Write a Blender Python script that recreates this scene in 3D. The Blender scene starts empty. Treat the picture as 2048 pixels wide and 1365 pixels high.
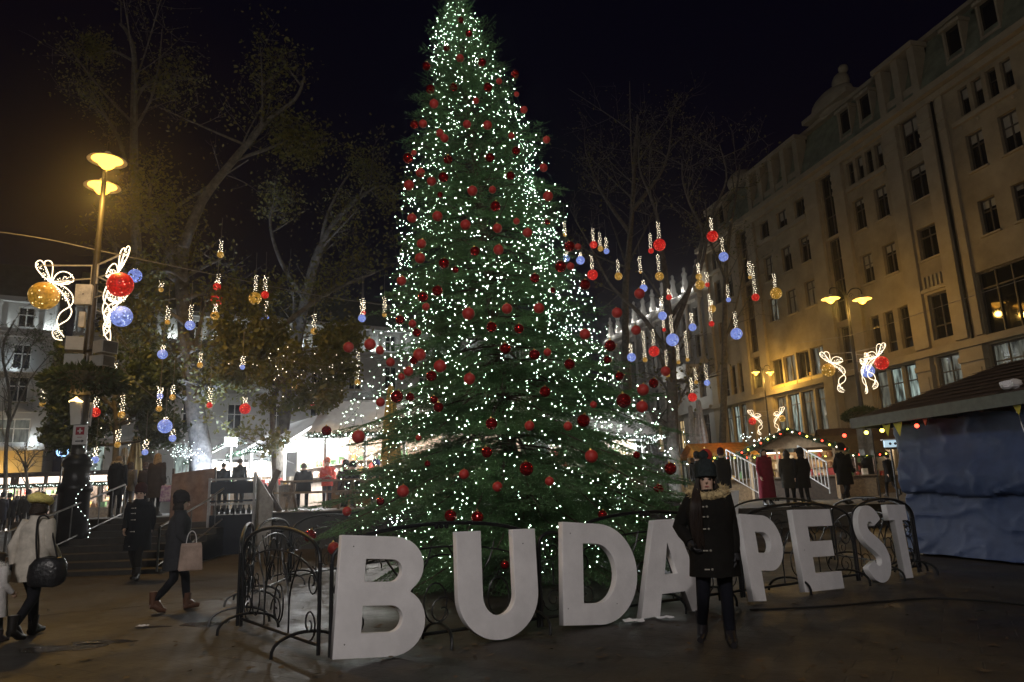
import bpy, bmesh, math, random
import numpy as np
from math import sin, cos, pi, radians, sqrt, atan2
from mathutils import Vector, Matrix, noise

random.seed(7)
RNG = np.random.default_rng(7)
SC = bpy.context.scene
COL = SC.collection

# ------------------------------------------------------------------ camera, world, exposure
F_PX, EYE = 1420.0, 1.5
PITCH, ROLL = radians(12.15), radians(-2.0)
cam_data = bpy.data.cameras.new('camera')
cam = bpy.data.objects.new('camera', cam_data)
COL.objects.link(cam)
cam_data.sensor_width = 36.0
cam_data.lens = 36.0 * F_PX / 2048.0
cam_data.clip_start, cam_data.clip_end = 0.05, 2000
CAM_ROT = Matrix.Rotation(pi / 2 + PITCH, 3, 'X') @ Matrix.Rotation(ROLL, 3, 'Z')
cam.matrix_world = Matrix.Translation((0, 0, EYE)) @ CAM_ROT.to_4x4()
SC.camera = cam

world = bpy.data.worlds.new('World')
SC.world = world
world.use_nodes = True
bg = world.node_tree.nodes['Background']
bg.inputs['Color'].default_value = (0.30, 0.22, 1.0, 1)     # clear late-evening sky
bg.inputs['Strength'].default_value = 0.0032
SC.view_settings.view_transform = 'Standard'
SC.view_settings.look = 'None'
SC.view_settings.exposure = 0
SC.view_settings.gamma = 1
SC.view_settings.use_curve_mapping = False
cy = SC.cycles
cy.use_denoising = True
cy.max_bounces = 5
cy.diffuse_bounces = 3
cy.glossy_bounces = 3
cy.transparent_max_bounces = 6
cy.sample_clamp_indirect = 3.0
cy.caustics_reflective = False
cy.caustics_refractive = False


def ray(px, py):
    return CAM_ROT @ Vector(((px - 1024) / F_PX, (682.5 - py) / F_PX, -1))


def P(px, py, Y):
    d = ray(px, py)
    return Vector((0, 0, EYE)) + d * (Y / d.y)


def G(px, py, z=0.0):
    d = ray(px, py)
    return Vector((0, 0, EYE)) + d * ((z - EYE) / d.z)


def on_plane(px, py, p0, n):
    d = ray(px, py)
    o = Vector((0, 0, EYE))
    return o + d * ((Vector(p0) - o).dot(n) / d.dot(n))


def ground_z(y):
    return 0.6 * min(1.0, max(0.0, (y - 15) / 15))


# ------------------------------------------------------------------ materials
MATS = {}


def lin(c):
    return tuple(c) + (1,)


def mat(name, col, rough=0.6, metal=0.0, var=0.25, scale=6.0, bump=0.0, bscale=40.0, col2=None, spec=None, trans=0.0):
    if name in MATS:
        return MATS[name]
    m = bpy.data.materials.new(name)
    m.use_nodes = True
    nt = m.node_tree
    b = nt.nodes['Principled BSDF']
    tc = nt.nodes.new('ShaderNodeTexCoord')
    nz = nt.nodes.new('ShaderNodeTexNoise')
    nz.inputs['Scale'].default_value = scale
    nz.inputs['Detail'].default_value = 6
    nz.inputs['Roughness'].default_value = 0.65
    nt.links.new(tc.outputs['Object'], nz.inputs['Vector'])
    mx = nt.nodes.new('ShaderNodeMix')
    mx.data_type = 'RGBA'
    c2 = col2 if col2 else tuple(c * (1 - var) for c in col)
    c1 = col if col2 else tuple(min(1, c * (1 + var)) for c in col)
    mx.inputs[6].default_value = lin(c1)
    mx.inputs[7].default_value = lin(c2)
    mr = nt.nodes.new('ShaderNodeMapRange')
    mr.inputs[1].default_value, mr.inputs[2].default_value = 0.35, 0.65
    nt.links.new(nz.outputs['Fac'], mr.inputs[0])
    nt.links.new(mr.outputs[0], mx.inputs[0])
    nt.links.new(mx.outputs[2], b.inputs['Base Color'])
    b.inputs['Roughness'].default_value = rough
    b.inputs['Metallic'].default_value = metal
    if spec is not None:
        b.inputs['Specular IOR Level'].default_value = spec
    if bump:
        n2 = nt.nodes.new('ShaderNodeTexNoise')
        n2.inputs['Scale'].default_value = bscale
        n2.inputs['Detail'].default_value = 5
        nt.links.new(tc.outputs['Object'], n2.inputs['Vector'])
        bp = nt.nodes.new('ShaderNodeBump')
        bp.inputs['Strength'].default_value = bump
        bp.inputs['Distance'].default_value = 0.03
        nt.links.new(n2.outputs['Fac'], bp.inputs['Height'])
        nt.links.new(bp.outputs['Normal'], b.inputs['Normal'])
    if trans:
        tr = nt.nodes.new('ShaderNodeBsdfTranslucent')
        nt.links.new(mx.outputs[2], tr.inputs['Color'])
        ms = nt.nodes.new('ShaderNodeMixShader')
        ms.inputs[0].default_value = trans
        out = nt.nodes['Material Output']
        nt.links.new(b.outputs[0], ms.inputs[1])
        nt.links.new(tr.outputs[0], ms.inputs[2])
        nt.links.new(ms.outputs[0], out.inputs['Surface'])
    MATS[name] = m
    return m


def em(name, col, strength, sample=True):
    if name in MATS:
        return MATS[name]
    m = bpy.data.materials.new(name)
    m.use_nodes = True
    b = m.node_tree.nodes['Principled BSDF']
    b.inputs['Base Color'].default_value = lin(tuple(min(1, c) * 0.6 for c in col))
    b.inputs['Emission Color'].default_value = lin(col)
    b.inputs['Emission Strength'].default_value = strength
    if not sample:
        m.cycles.emission_sampling = 'NONE'
    MATS[name] = m
    return m


def lit_window(name, col, strength):
    '''glass with a lit room behind: curtains and fittings break up the light'''
    m = bpy.data.materials.new(name)
    m.use_nodes = True
    nt = m.node_tree
    b = nt.nodes['Principled BSDF']
    b.inputs['Base Color'].default_value = (.03, .03, .03, 1)
    b.inputs['Roughness'].default_value = .1
    tc = nt.nodes.new('ShaderNodeTexCoord')
    mp = nt.nodes.new('ShaderNodeMapping')
    mp.inputs['Scale'].default_value = (4.5, 4.5, .8)
    geo = nt.nodes.new('ShaderNodeObjectInfo')
    ad = nt.nodes.new('ShaderNodeVectorMath')
    nt.links.new(tc.outputs['Object'], ad.inputs[0])
    nt.links.new(geo.outputs['Location'], ad.inputs[1])
    nt.links.new(ad.outputs[0], mp.inputs['Vector'])
    nz = nt.nodes.new('ShaderNodeTexNoise')
    nz.inputs['Scale'].default_value = 1.0
    nz.inputs['Detail'].default_value = 4
    nt.links.new(mp.outputs[0], nz.inputs['Vector'])
    mr = nt.nodes.new('ShaderNodeMapRange')
    mr.inputs[1].default_value, mr.inputs[2].default_value = .38, .68
    mr.inputs[3].default_value, mr.inputs[4].default_value = strength * .10, strength * 2.0
    nt.links.new(nz.outputs['Fac'], mr.inputs[0])
    b.inputs['Emission Color'].default_value = lin(col)
    nt.links.new(mr.outputs[0], b.inputs['Emission Strength'])
    m.cycles.emission_sampling = 'NONE'
    MATS[name] = m
    return m


def glitter(name, base, spot, s_base, s_spot, scale=4.0):
    """a ball of wound light wire: dim lit mesh with bright lamps in it"""
    if name in MATS:
        return MATS[name]
    m = bpy.data.materials.new(name)
    m.use_nodes = True
    nt = m.node_tree
    b = nt.nodes['Principled BSDF']
    b.inputs['Base Color'].default_value = lin(tuple(c * 0.5 for c in base))
    b.inputs['Roughness'].default_value = 0.5
    tc = nt.nodes.new('ShaderNodeTexCoord')
    vo = nt.nodes.new('ShaderNodeTexVoronoi')
    vo.inputs['Scale'].default_value = scale
    nz = nt.nodes.new('ShaderNodeTexNoise')
    nz.inputs['Scale'].default_value = 5
    nz.inputs['Detail'].default_value = 6
    nt.links.new(tc.outputs['Object'], vo.inputs['Vector'])
    nt.links.new(tc.outputs['Object'], nz.inputs['Vector'])
    r1 = nt.nodes.new('ShaderNodeMapRange')
    r1.inputs[1].default_value, r1.inputs[2].default_value = 0.30, 0.10
    r1.inputs[3].default_value, r1.inputs[4].default_value = 0.0, 1.0
    nt.links.new(vo.outputs['Distance'], r1.inputs[0])
    r2 = nt.nodes.new('ShaderNodeMapRange')
    r2.inputs[1].default_value, r2.inputs[2].default_value = 0.35, 0.65
    r2.inputs[3].default_value, r2.inputs[4].default_value = s_base * 0.3, s_base * 1.5
    nt.links.new(nz.outputs['Fac'], r2.inputs[0])
    st = nt.nodes.new('ShaderNodeMix')
    st.data_type = 'FLOAT'
    nt.links.new(r1.outputs[0], st.inputs[0])
    nt.links.new(r2.outputs[0], st.inputs[2])
    st.inputs[3].default_value = s_spot
    mx = nt.nodes.new('ShaderNodeMix')
    mx.data_type = 'RGBA'
    mx.inputs[6].default_value = lin(base)
    mx.inputs[7].default_value = lin(spot)
    nt.links.new(r1.outputs[0], mx.inputs[0])
    nt.links.new(mx.outputs[2], b.inputs['Emission Color'])
    nt.links.new(st.outputs[0], b.inputs['Emission Strength'])
    m.cycles.emission_sampling = 'NONE'
    MATS[name] = m
    return m


# ------------------------------------------------------------------ mesh helpers
class MB:
    def __init__(self):
        self.v, self.f = [], []

    def add(self, vs, fs):
        o = len(self.v)
        self.v += [tuple(x) for x in vs]
        self.f += [tuple(i + o for i in f) for f in fs]
        return self

    def box(self, c, s, rz=0.0, R=None):
        x, y, z = s[0] / 2, s[1] / 2, s[2] / 2
        M = R if R is not None else Matrix.Rotation(rz, 3, 'Z')
        c = Vector(c)
        vs = [c + M @ Vector(q) for q in ((-x, -y, -z), (x, -y, -z), (x, y, -z), (-x, y, -z), (-x, -y, z), (x, -y, z), (x, y, z), (-x, y, z))]
        return self.add(vs, [(0, 3, 2, 1), (4, 5, 6, 7), (0, 1, 5, 4), (1, 2, 6, 5), (2, 3, 7, 6), (3, 0, 4, 7)])

    def box2(self, lo, hi):
        lo, hi = Vector(lo), Vector(hi)
        return self.box((lo + hi) / 2, [abs(q) for q in (hi - lo)])

    def beam(self, a, b, w, h):
        a, b = Vector(a), Vector(b)
        d = b - a
        q = d.to_track_quat('X', 'Z').to_matrix()
        return self.box((a + b) / 2, (d.length, w, h), R=q)

    def tube(self, pts, r, n=6, closed=False):
        pts = [Vector(p) for p in pts]
        k = len(pts)
        rs = r if isinstance(r, (list, tuple)) else [r] * k
        vs, fs = [], []
        up = None
        for i, p in enumerate(pts):
            if closed:
                t = pts[(i + 1) % k] - pts[i - 1]
            else:
                t = pts[min(i + 1, k - 1)] - pts[max(i - 1, 0)]
            if t.length < 1e-9:
                t = Vector((0, 0, 1))
            t.normalize()
            if up is None:
                up = t.orthogonal().normalized()
            else:
                up = (up - t * up.dot(t))
                up = up.normalized() if up.length > 1e-6 else t.orthogonal().normalized()
            sd = t.cross(up)
            for j in range(n):
                a = 2 * pi * j / n
                vs.append(p + (up * cos(a) + sd * sin(a)) * rs[i])
        m = k if closed else k - 1
        for i in range(m):
            for j in range(n):
                a, b = i * n + j, i * n + (j + 1) % n
                c, d = ((i + 1) % k) * n + (j + 1) % n, ((i + 1) % k) * n + j
                fs.append((a, b, c, d))
        if not closed:
            fs.append(tuple(range(n - 1, -1, -1)))
            fs.append(tuple(range((k - 1) * n, k * n)))
        return self.add(vs, fs)

    def lathe(self, prof, n=16, c=(0, 0, 0), wob=None):
        vs, fs = [], []
        c = Vector(c)
        for (r, z) in prof:
            for j in range(n):
                a = 2 * pi * j / n
                rr = r * (wob(a, z) if wob else 1)
                vs.append(c + Vector((rr * cos(a), rr * sin(a), z)))
        for i in range(len(prof) - 1):
            for j in range(n):
                fs.append((i * n + j, i * n + (j + 1) % n, (i + 1) * n + (j + 1) % n, (i + 1) * n + j))
        fs.append(tuple(range(n - 1, -1, -1)))
        fs.append(tuple(range((len(prof) - 1) * n, len(prof) * n)))
        return self.add(vs, fs)

    def rings(self, rings):
        n = len(rings[0])
        vs = [p for r in rings for p in r]
        fs = []
        for i in range(len(rings) - 1):
            for j in range(n):
                fs.append((i * n + j, i * n + (j + 1) % n, (i + 1) * n + (j + 1) % n, (i + 1) * n + j))
        fs.append(tuple(range(n - 1, -1, -1)))
        fs.append(tuple(range((len(rings) - 1) * n, len(rings) * n)))
        return self.add(vs, fs)

    def ball(self, c, r, n=12, m=8, s=(1, 1, 1), R=None):
        prof = [(sin(pi * i / m), -cos(pi * i / m)) for i in range(m + 1)]
        c = Vector(c)
        vs, fs = [], []
        for (rr, z) in prof:
            for j in range(n):
                a = 2 * pi * j / n
                q = Vector((rr * cos(a) * s[0], rr * sin(a) * s[1], z * s[2])) * r
                vs.append(c + (R @ q if R is not None else q))
        for i in range(m):
            for j in range(n):
                fs.append((i * n + j, i * n + (j + 1) % n, (i + 1) * n + (j + 1) % n, (i + 1) * n + j))
        return self.add(vs, fs)

    def quad(self, a, b, c, d):
        return self.add([a, b, c, d], [(0, 1, 2, 3)])

    def mesh(self, name, m, smooth=False):
        me = bpy.data.meshes.new(name)
        me.from_pydata(self.v, [], self.f)
        me.update()
        if smooth:
            me.polygons.foreach_set('use_smooth', [True] * len(me.polygons))
            try:
                me.set_sharp_from_angle(angle=radians(50))
            except Exception:
                pass
        if m:
            me.materials.append(m)
        return me

    def build(self, name, m, parent=None, smooth=False, loc=None):
        return put(name, self.mesh(name, m, smooth), parent, loc)


def put(name, me, parent=None, loc=None):
    o = bpy.data.objects.new(name, me)
    COL.objects.link(o)
    if parent:
        o.parent = parent
    if loc is not None:
        o.location = loc
    return o


def bulk(name, V, Fc, m, parent=None, smooth=False):
    """numpy faces (all the same size) to one mesh object"""
    me = bpy.data.meshes.new(name)
    V = np.ascontiguousarray(V, dtype=np.float32)
    Fc = np.ascontiguousarray(Fc, dtype=np.int32)
    k = Fc.shape[1]
    me.vertices.add(len(V))
    me.vertices.foreach_set('co', V.ravel())
    me.loops.add(Fc.size)
    me.loops.foreach_set('vertex_index', Fc.ravel())
    me.polygons.add(len(Fc))
    me.polygons.foreach_set('loop_start', np.arange(0, Fc.size, k, dtype=np.int32))
    me.update(calc_edges=True)
    me.materials.append(m)
    return put(name, me, parent)


def tag(o, label=None, cat=None, group=None, kind=None):
    if label:
        o['label'] = label
    if cat:
        o['category'] = cat
    if group:
        o['group'] = group
    if kind:
        o['kind'] = kind
    return o


def thing(name, label, cat, loc=(0, 0, 0), rz=0.0, group=None):
    o = bpy.data.objects.new(name, None)
    o.empty_display_size = 0.2
    COL.objects.link(o)
    o.location = loc
    o.rotation_euler = (0, 0, rz)
    return tag(o, label, cat, group)


def structure(o):
    o['kind'] = 'structure'
    return o


def light(name, loc, power, col, radius=0.1, parent=None, kind='POINT', rot=None, spot=None):
    l = bpy.data.lights.new(name, kind)
    l.energy = power
    l.color = col
    l.shadow_soft_size = radius
    if spot:
        l.spot_size, l.spot_blend = spot, 0.6
    o = bpy.data.objects.new(name, l)
    COL.objects.link(o)
    o.location = loc
    if rot:
        o.rotation_euler = rot
    if parent:
        o.parent = parent
    return o


OCT_V = np.array([[1, 0, 0], [-1, 0, 0], [0, 1, 0], [0, -1, 0], [0, 0, 1], [0, 0, -1]], float)
OCT_F = np.array([[0, 2, 4], [2, 1, 4], [1, 3, 4], [3, 0, 4], [2, 0, 5], [1, 2, 5], [3, 1, 5], [0, 3, 5]])


def bulbs(name, pts, rad, m, parent):
    pts = np.asarray(pts, float)
    rad = np.broadcast_to(np.asarray(rad, float), (len(pts),))
    V = (pts[:, None, :] + OCT_V[None] * rad[:, None, None]).reshape(-1, 3)
    Fc = (OCT_F[None] + (np.arange(len(pts)) * 6)[:, None, None]).reshape(-1, 3)
    o = bulk(name, V, Fc, m, parent)
    o['kind'] = 'stuff'
    return o


def spline(pts, k=8, closed=False):
    """Catmull-Rom through points"""
    pts = [Vector(p) for p in pts]
    n = len(pts)
    out = []
    for i in range(n if closed else n - 1):
        if closed:
            p0, p1, p2, p3 = pts[i - 1], pts[i], pts[(i + 1) % n], pts[(i + 2) % n]
        else:
            p0, p1, p2, p3 = pts[max(i - 1, 0)], pts[i], pts[i + 1], pts[min(i + 2, n - 1)]
        for j in range(k):
            t = j / k
            out.append(0.5 * ((2 * p1) + (p2 - p0) * t + (2 * p0 - 5 * p1 + 4 * p2 - p3) * t * t + (3 * p1 - p0 - 3 * p2 + p3) * t ** 3))
    if not closed:
        out.append(pts[-1])
    return out


ORD = 'first second third fourth fifth sixth seventh eighth ninth tenth eleventh twelfth thirteenth fourteenth fifteenth sixteenth seventeenth eighteenth nineteenth twentieth'.split()


def ordinal(i):
    if i < 20:
        return ORD[i]
    tens = {2: 'twenty', 3: 'thirty', 4: 'forty'}
    d, u = divmod(i + 1, 10)
    return tens[d] + '-' + ORD[u - 1] if u else {2: 'twentieth', 3: 'thirtieth', 4: 'fortieth'}[d]


# ------------------------------------------------------------------ shared materials
M_IRON = mat('black_iron', (0.014, 0.014, 0.016), 0.38, 0.4, bump=0.15, bscale=60)
M_WHITE = mat('white_foam', (0.72, 0.70, 0.71), 0.75, var=0.11, scale=2.2, bump=0.05, bscale=25)
M_BARK = mat('plane_bark', (0.11, 0.10, 0.085), 0.9, var=0.4, scale=5, bump=0.6, bscale=14)
M_FIRBARK = mat('fir_bark', (0.07, 0.05, 0.035), 0.9, bump=0.6, bscale=20)
M_NEEDLE = mat('fir_needles', (0.090, 0.180, 0.070), 0.5, var=0.4, scale=1.2, trans=0.2)
M_LEAF = mat('autumn_leaves', (0.17, 0.145, 0.035), 0.6, scale=1.5, col2=(0.10, 0.115, 0.028), trans=0.3)
M_EVERG = mat('evergreen_leaves', (0.055, 0.08, 0.03), 0.5, var=0.4, scale=2, trans=0.25)
M_WOOD = mat('weathered_wood', (0.22, 0.16, 0.10), 0.7, var=0.3, scale=9, bump=0.3, bscale=30)
M_DARKWOOD = mat('dark_wood', (0.06, 0.04, 0.028), 0.7, var=0.3, scale=8, bump=0.3, bscale=30)
M_STONE = mat('facade_stone', (0.28, 0.235, 0.16), 0.85, var=0.26, scale=0.55, bump=0.25, bscale=9)
M_STONE2 = mat('facade_stone_trim', (0.31, 0.265, 0.19), 0.85, var=0.12, scale=1.2, bump=0.2, bscale=12)
M_PLASTER = mat('pale_plaster', (0.32, 0.31, 0.29), 0.85, var=0.1, scale=0.8, bump=0.15, bscale=12)
M_YELLOW = mat('ochre_plaster', (0.50, 0.40, 0.20), 0.85, var=0.12, scale=0.8, bump=0.15, bscale=12)
M_ROOF = mat('dark_roof', (0.05, 0.055, 0.05), 0.6, var=0.3, scale=2, bump=0.3, bscale=18)
M_ROOFB = mat('brown_shingle', (0.055, 0.032, 0.026), 0.75, var=0.35, scale=5, bump=0.5, bscale=22)
M_COPPER = mat('patina_copper', (0.19, 0.21, 0.15), 0.65, var=0.3, scale=1.5)
M_FRAME = mat('window_frame_paint', (0.07, 0.06, 0.05), 0.5)
M_FRAMEW = mat('pale_window_frame', (0.42, 0.40, 0.36), 0.5)
M_GLASS = mat('dark_window_glass', (0.012, 0.013, 0.016), 0.06, var=0.2, spec=0.7)
M_BLIND = mat('roller_blind', (0.30, 0.28, 0.23), 0.8, var=0.1)
M_LITW = lit_window('lit_window_cool', (0.62, 0.80, 0.72), 0.34)
M_LITW2 = lit_window('lit_window_dim', (0.65, 0.68, 0.55), 0.12)
M_LITY = lit_window('lit_window_warm', (1.0, 0.72, 0.35), 0.45)
M_CANVAS = mat('white_canvas', (0.80, 0.80, 0.80), 0.8, var=0.04, trans=0.25)
M_BEIGE = mat('beige_canvas', (0.42, 0.33, 0.17), 0.85, var=0.12, scale=4)
M_STEEL = mat('painted_steel', (0.45, 0.45, 0.46), 0.4, 0.5)
M_GREYBOX = mat('grey_housing', (0.42, 0.40, 0.36), 0.5, var=0.08)
M_ROPE = em('rope_light', (1.0, 0.83, 0.58), 2.6, False)
M_BULB = em('fairy_bulb', (0.74, 1.0, 0.76), 46.0)
M_WARMB = em('warm_bulb', (1.0, 0.85, 0.62), 4.5, False)
M_COOLB = em('cool_bulb', (0.85, 1.0, 0.95), 6.0, False)
M_REDB = em('red_bulb', (1.0, 0.06, 0.03), 7.0, False)
M_YELB = em('yellow_bulb', (1.0, 0.85, 0.12), 7.0, False)
M_GARL = mat('green_garland', (0.03, 0.10, 0.045), 0.6, var=0.4, scale=20)
M_SODIUM = em('sodium_bowl', (1.0, 0.50, 0.065), 4.5)
M_WIRE = mat('steel_cable', (0.22, 0.20, 0.17), 0.5, 0.3)
BALL_M = {
    'gold': glitter('gold_light_ball', (0.60, 0.31, 0.035), (1.0, 0.80, 0.42), 0.42, 3.2, 3.4),
    'red': glitter('red_light_ball', (0.75, 0.012, 0.010), (1.0, 0.28, 0.18), 0.50, 2.2, 3.4),
    'blue': glitter('blue_light_ball', (0.26, 0.36, 0.95), (0.75, 0.85, 1.0), 0.62, 1.7, 3.4)}

# ------------------------------------------------------------------ ground
def ground_material():
    m = bpy.data.materials.new('wet_paving')
    m.use_nodes = True
    nt = m.node_tree
    N, L = nt.nodes, nt.links
    b = N['Principled BSDF']
    tc = N.new('ShaderNodeTexCoord')
    big = N.new('ShaderNodeTexNoise')
    big.inputs['Scale'].default_value = 0.45
    big.inputs['Detail'].default_value = 7
    big.inputs['Roughness'].default_value = 0.7
    fine = N.new('ShaderNodeTexNoise')
    fine.inputs['Scale'].default_value = 22
    fine.inputs['Detail'].default_value = 6
    br = N.new('ShaderNodeTexBrick')
    br.inputs['Scale'].default_value = 1.0
    br.inputs['Brick Width'].default_value = 0.62
    br.inputs['Row Height'].default_value = 0.31
    br.inputs['Mortar Size'].default_value = 0.008
    br.inputs['Mortar Smooth'].default_value = 0.4
    br.inputs['Color1'].default_value = (0.032, 0.024, 0.016, 1)
    br.inputs['Color2'].default_value = (0.022, 0.016, 0.011, 1)
    br.inputs['Mortar'].default_value = (0.017, 0.013, 0.010, 1)
    mp = N.new('ShaderNodeMapping')
    mp.inputs['Rotation'].default_value = (0, 0, radians(31))
    L.new(tc.outputs['Object'], mp.inputs['Vector'])
    L.new(mp.outputs[0], br.inputs['Vector'])
    L.new(tc.outputs['Object'], big.inputs['Vector'])
    L.new(tc.outputs['Object'], fine.inputs['Vector'])
    mr = N.new('ShaderNodeMapRange')
    mr.inputs[1].default_value, mr.inputs[2].default_value = 0.3, 0.7
    mr.inputs[3].default_value, mr.inputs[4].default_value = 0.6, 1.25
    L.new(big.outputs['Fac'], mr.inputs[0])
    fm = N.new('ShaderNodeMapRange')
    fm.inputs[1].default_value, fm.inputs[2].default_value = 0.3, 0.7
    fm.inputs[3].default_value, fm.inputs[4].default_value = 0.7, 1.3
    L.new(fine.outputs['Fac'], fm.inputs[0])
    mm = N.new('ShaderNodeMath')
    mm.operation = 'MULTIPLY'
    L.new(mr.outputs[0], mm.inputs[0])
    L.new(fm.outputs[0], mm.inputs[1])
    sc_ = N.new('ShaderNodeVectorMath')
    sc_.operation = 'SCALE'
    L.new(br.outputs['Color'], sc_.inputs[0])
    L.new(mm.outputs[0], sc_.inputs['Scale'])
    L.new(sc_.outputs[0], b.inputs['Base Color'])
    rr = N.new('ShaderNodeMapRange')
    rr.inputs[1].default_value, rr.inputs[2].default_value = 0.35, 0.62
    rr.inputs[3].default_value, rr.inputs[4].default_value = 0.42, 0.78
    L.new(big.outputs['Fac'], rr.inputs[0])
    L.new(rr.outputs[0], b.inputs['Roughness'])
    ad = N.new('ShaderNodeMath')
    ad.operation = 'MULTIPLY_ADD'
    ad.inputs[1].default_value = 0.35
    L.new(fine.outputs['Fac'], ad.inputs[0])
    inv = N.new('ShaderNodeMath')
    inv.operation = 'MULTIPLY'
    inv.inputs[1].default_value = -0.9
    L.new(br.outputs['Fac'], inv.inputs[0])
    L.new(inv.outputs[0], ad.inputs[2])
    bp = N.new('ShaderNodeBump')
    bp.inputs['Strength'].default_value = 0.55
    bp.inputs['Distance'].default_value = 0.02
    L.new(ad.outputs[0], bp.inputs['Height'])
    L.new(bp.outputs['Normal'], b.inputs['Normal'])
    return m


mb = MB()
ys = [-90, 0, 15, 18, 21, 24, 27, 30, 60, 600]
for i in range(len(ys) - 1):
    a, c = ys[i], ys[i + 1]
    mb.quad((-400, a, ground_z(a)), (400, a, ground_z(a)), (400, c, ground_z(c)), (-400, c, ground_z(c)))
structure(mb.build('ground', ground_material()))

M_PUDDLE = mat('puddle_water', (0.027, 0.020, 0.014), 0.16, var=0.3, bump=0.9, bscale=9, spec=0.7)


def puddle(px, py, lx, ly, seed):
    c = G(px, py)
    pts = []
    for k in range(28):
        a = 2 * pi * k / 28
        r = 1 + 0.45 * noise.noise(Vector((cos(a) * 1.3 + seed, sin(a) * 1.3, seed * 2)))
        pts.append((lx * r * cos(a), ly * r * sin(a), 0.004))
    o = MB().add(pts, [tuple(range(28))]).build('puddle', M_PUDDLE, loc=(c.x, c.y, 0))
    return structure(o)


puddle(120, 1297, 0.42, 0.20, 1.3)
puddle(205, 1285, 0.35, 0.12, 4.1)
puddle(410, 1248, 0.30, 0.16, 7.7)
puddle(300, 1255, 0.22, 0.06, 9.2)

mb = MB()
for (a, b, w) in ((G(-60, 1243), G(480, 1194), .05), (G(480, 1194), G(900, 1163), .05)):
    d = (b - a).normalized()
    n_ = Vector((-d.y, d.x, 0)) * w
    mb.quad(a - n_ + Vector((0, 0, .004)), b - n_ + Vector((0, 0, .004)), b + n_ + Vector((0, 0, .004)), a + n_ + Vector((0, 0, .004)))
structure(mb.build('drain_channel', mat('drain_iron', (.018, .016, .014), .5)))
tag(MB().tube(spline([G(1500, 1222), G(1640, 1216), G(1760, 1206), G(1870, 1199), G(2000, 1207), G(2120, 1222)], 6), .012, 6).build('ground_cable', mat('black_cable', (.012, .012, .012), .5), None, False, (0, 0, .012)), 'black cable lying on the paving in front of the letters E, S and T', 'cable')

# ------------------------------------------------------------------ terraces and steps
M_DECK = mat('deck_boards', (0.20, 0.17, 0.14), 0.6, var=0.25, scale=6, bump=0.2, bscale=30)
M_DECKSIDE = mat('deck_side', (0.045, 0.039, 0.033), 0.75, var=0.2, scale=3, bump=0.2)
TZ, RZ = 1.2, 0.85
mb = MB()
mb.box2((-7.35, 20.3, 0.0), (5.6, 44, TZ))
mb.box2((-14.5, 20.9, 0.0), (-7.35, 44, TZ))
structure(mb.build('terrace', M_DECKSIDE))
mb = MB()
y = 20.15
while y < 44:
    mb.box2((-7.34, y, TZ + 0.003), (5.65, y + 0.28, TZ + 0.035))
    y += 0.29
structure(mb.build('terrace_boards', M_DECK))['kind'] = 'structure'
mb = MB().box2((5.6, 21.5, 0.0), (30, 60, RZ))
structure(mb.build('upper_pavement', M_DECKSIDE))
# steps up to the left terrace
mb = MB()
n = 8
for i in range(n):
    z0 = TZ * i / n
    y0 = 16.3 + i * 0.57
    mb.box2((-11.4, y0, 0), (-7.9, 20.95, TZ * (i + 1) / n - 0.002 * (i % 2)))
structure(mb.build('steps', mat('step_stone', (.035, .03, .025), .8, var=.2)))


# ------------------------------------------------------------------ buildings
def wall_mesh(x0, x1, z0, z1, ops, out, depth=0.3):
    """front face of a wall at y=0 with real holes and reveals; out=+1: outside is +y"""
    mb = MB()
    xs = sorted(set([x0, x1] + [round(v, 3) for o in ops for v in o[:2]]))
    zs = sorted(set([z0, z1] + [round(v, 3) for o in ops for v in o[2:4]]))
    for i in range(len(xs) - 1):
        run = None
        for j in range(len(zs) - 1):
            cx, cz = (xs[i] + xs[i + 1]) / 2, (zs[j] + zs[j + 1]) / 2
            hole = any(o[0] - 1e-4 < cx < o[1] + 1e-4 and o[2] - 1e-4 < cz < o[3] + 1e-4 for o in ops)
            if not hole:
                if run is None:
                    run = zs[j]
            if (hole or j == len(zs) - 2) and run is not None:
                top = zs[j] if hole else zs[j + 1]
                mb.quad((xs[i], 0, run), (xs[i + 1], 0, run), (xs[i + 1], 0, top), (xs[i], 0, top))
                run = None
    yi = -out * depth
    for (a, b, c, d) in [o[:4] for o in ops]:
        mb.quad((a, 0, c), (a, yi, c), (a, yi, d), (a, 0, d))
        mb.quad((b, 0, c), (b, yi, c), (b, yi, d), (b, 0, d))
        mb.quad((a, 0, c), (b, 0, c), (b, yi, c), (a, yi, c))
        mb.quad((a, 0, d), (b, 0, d), (b, yi, d), (a, yi, d))
    return mb


WIN_CACHE = {}


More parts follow.
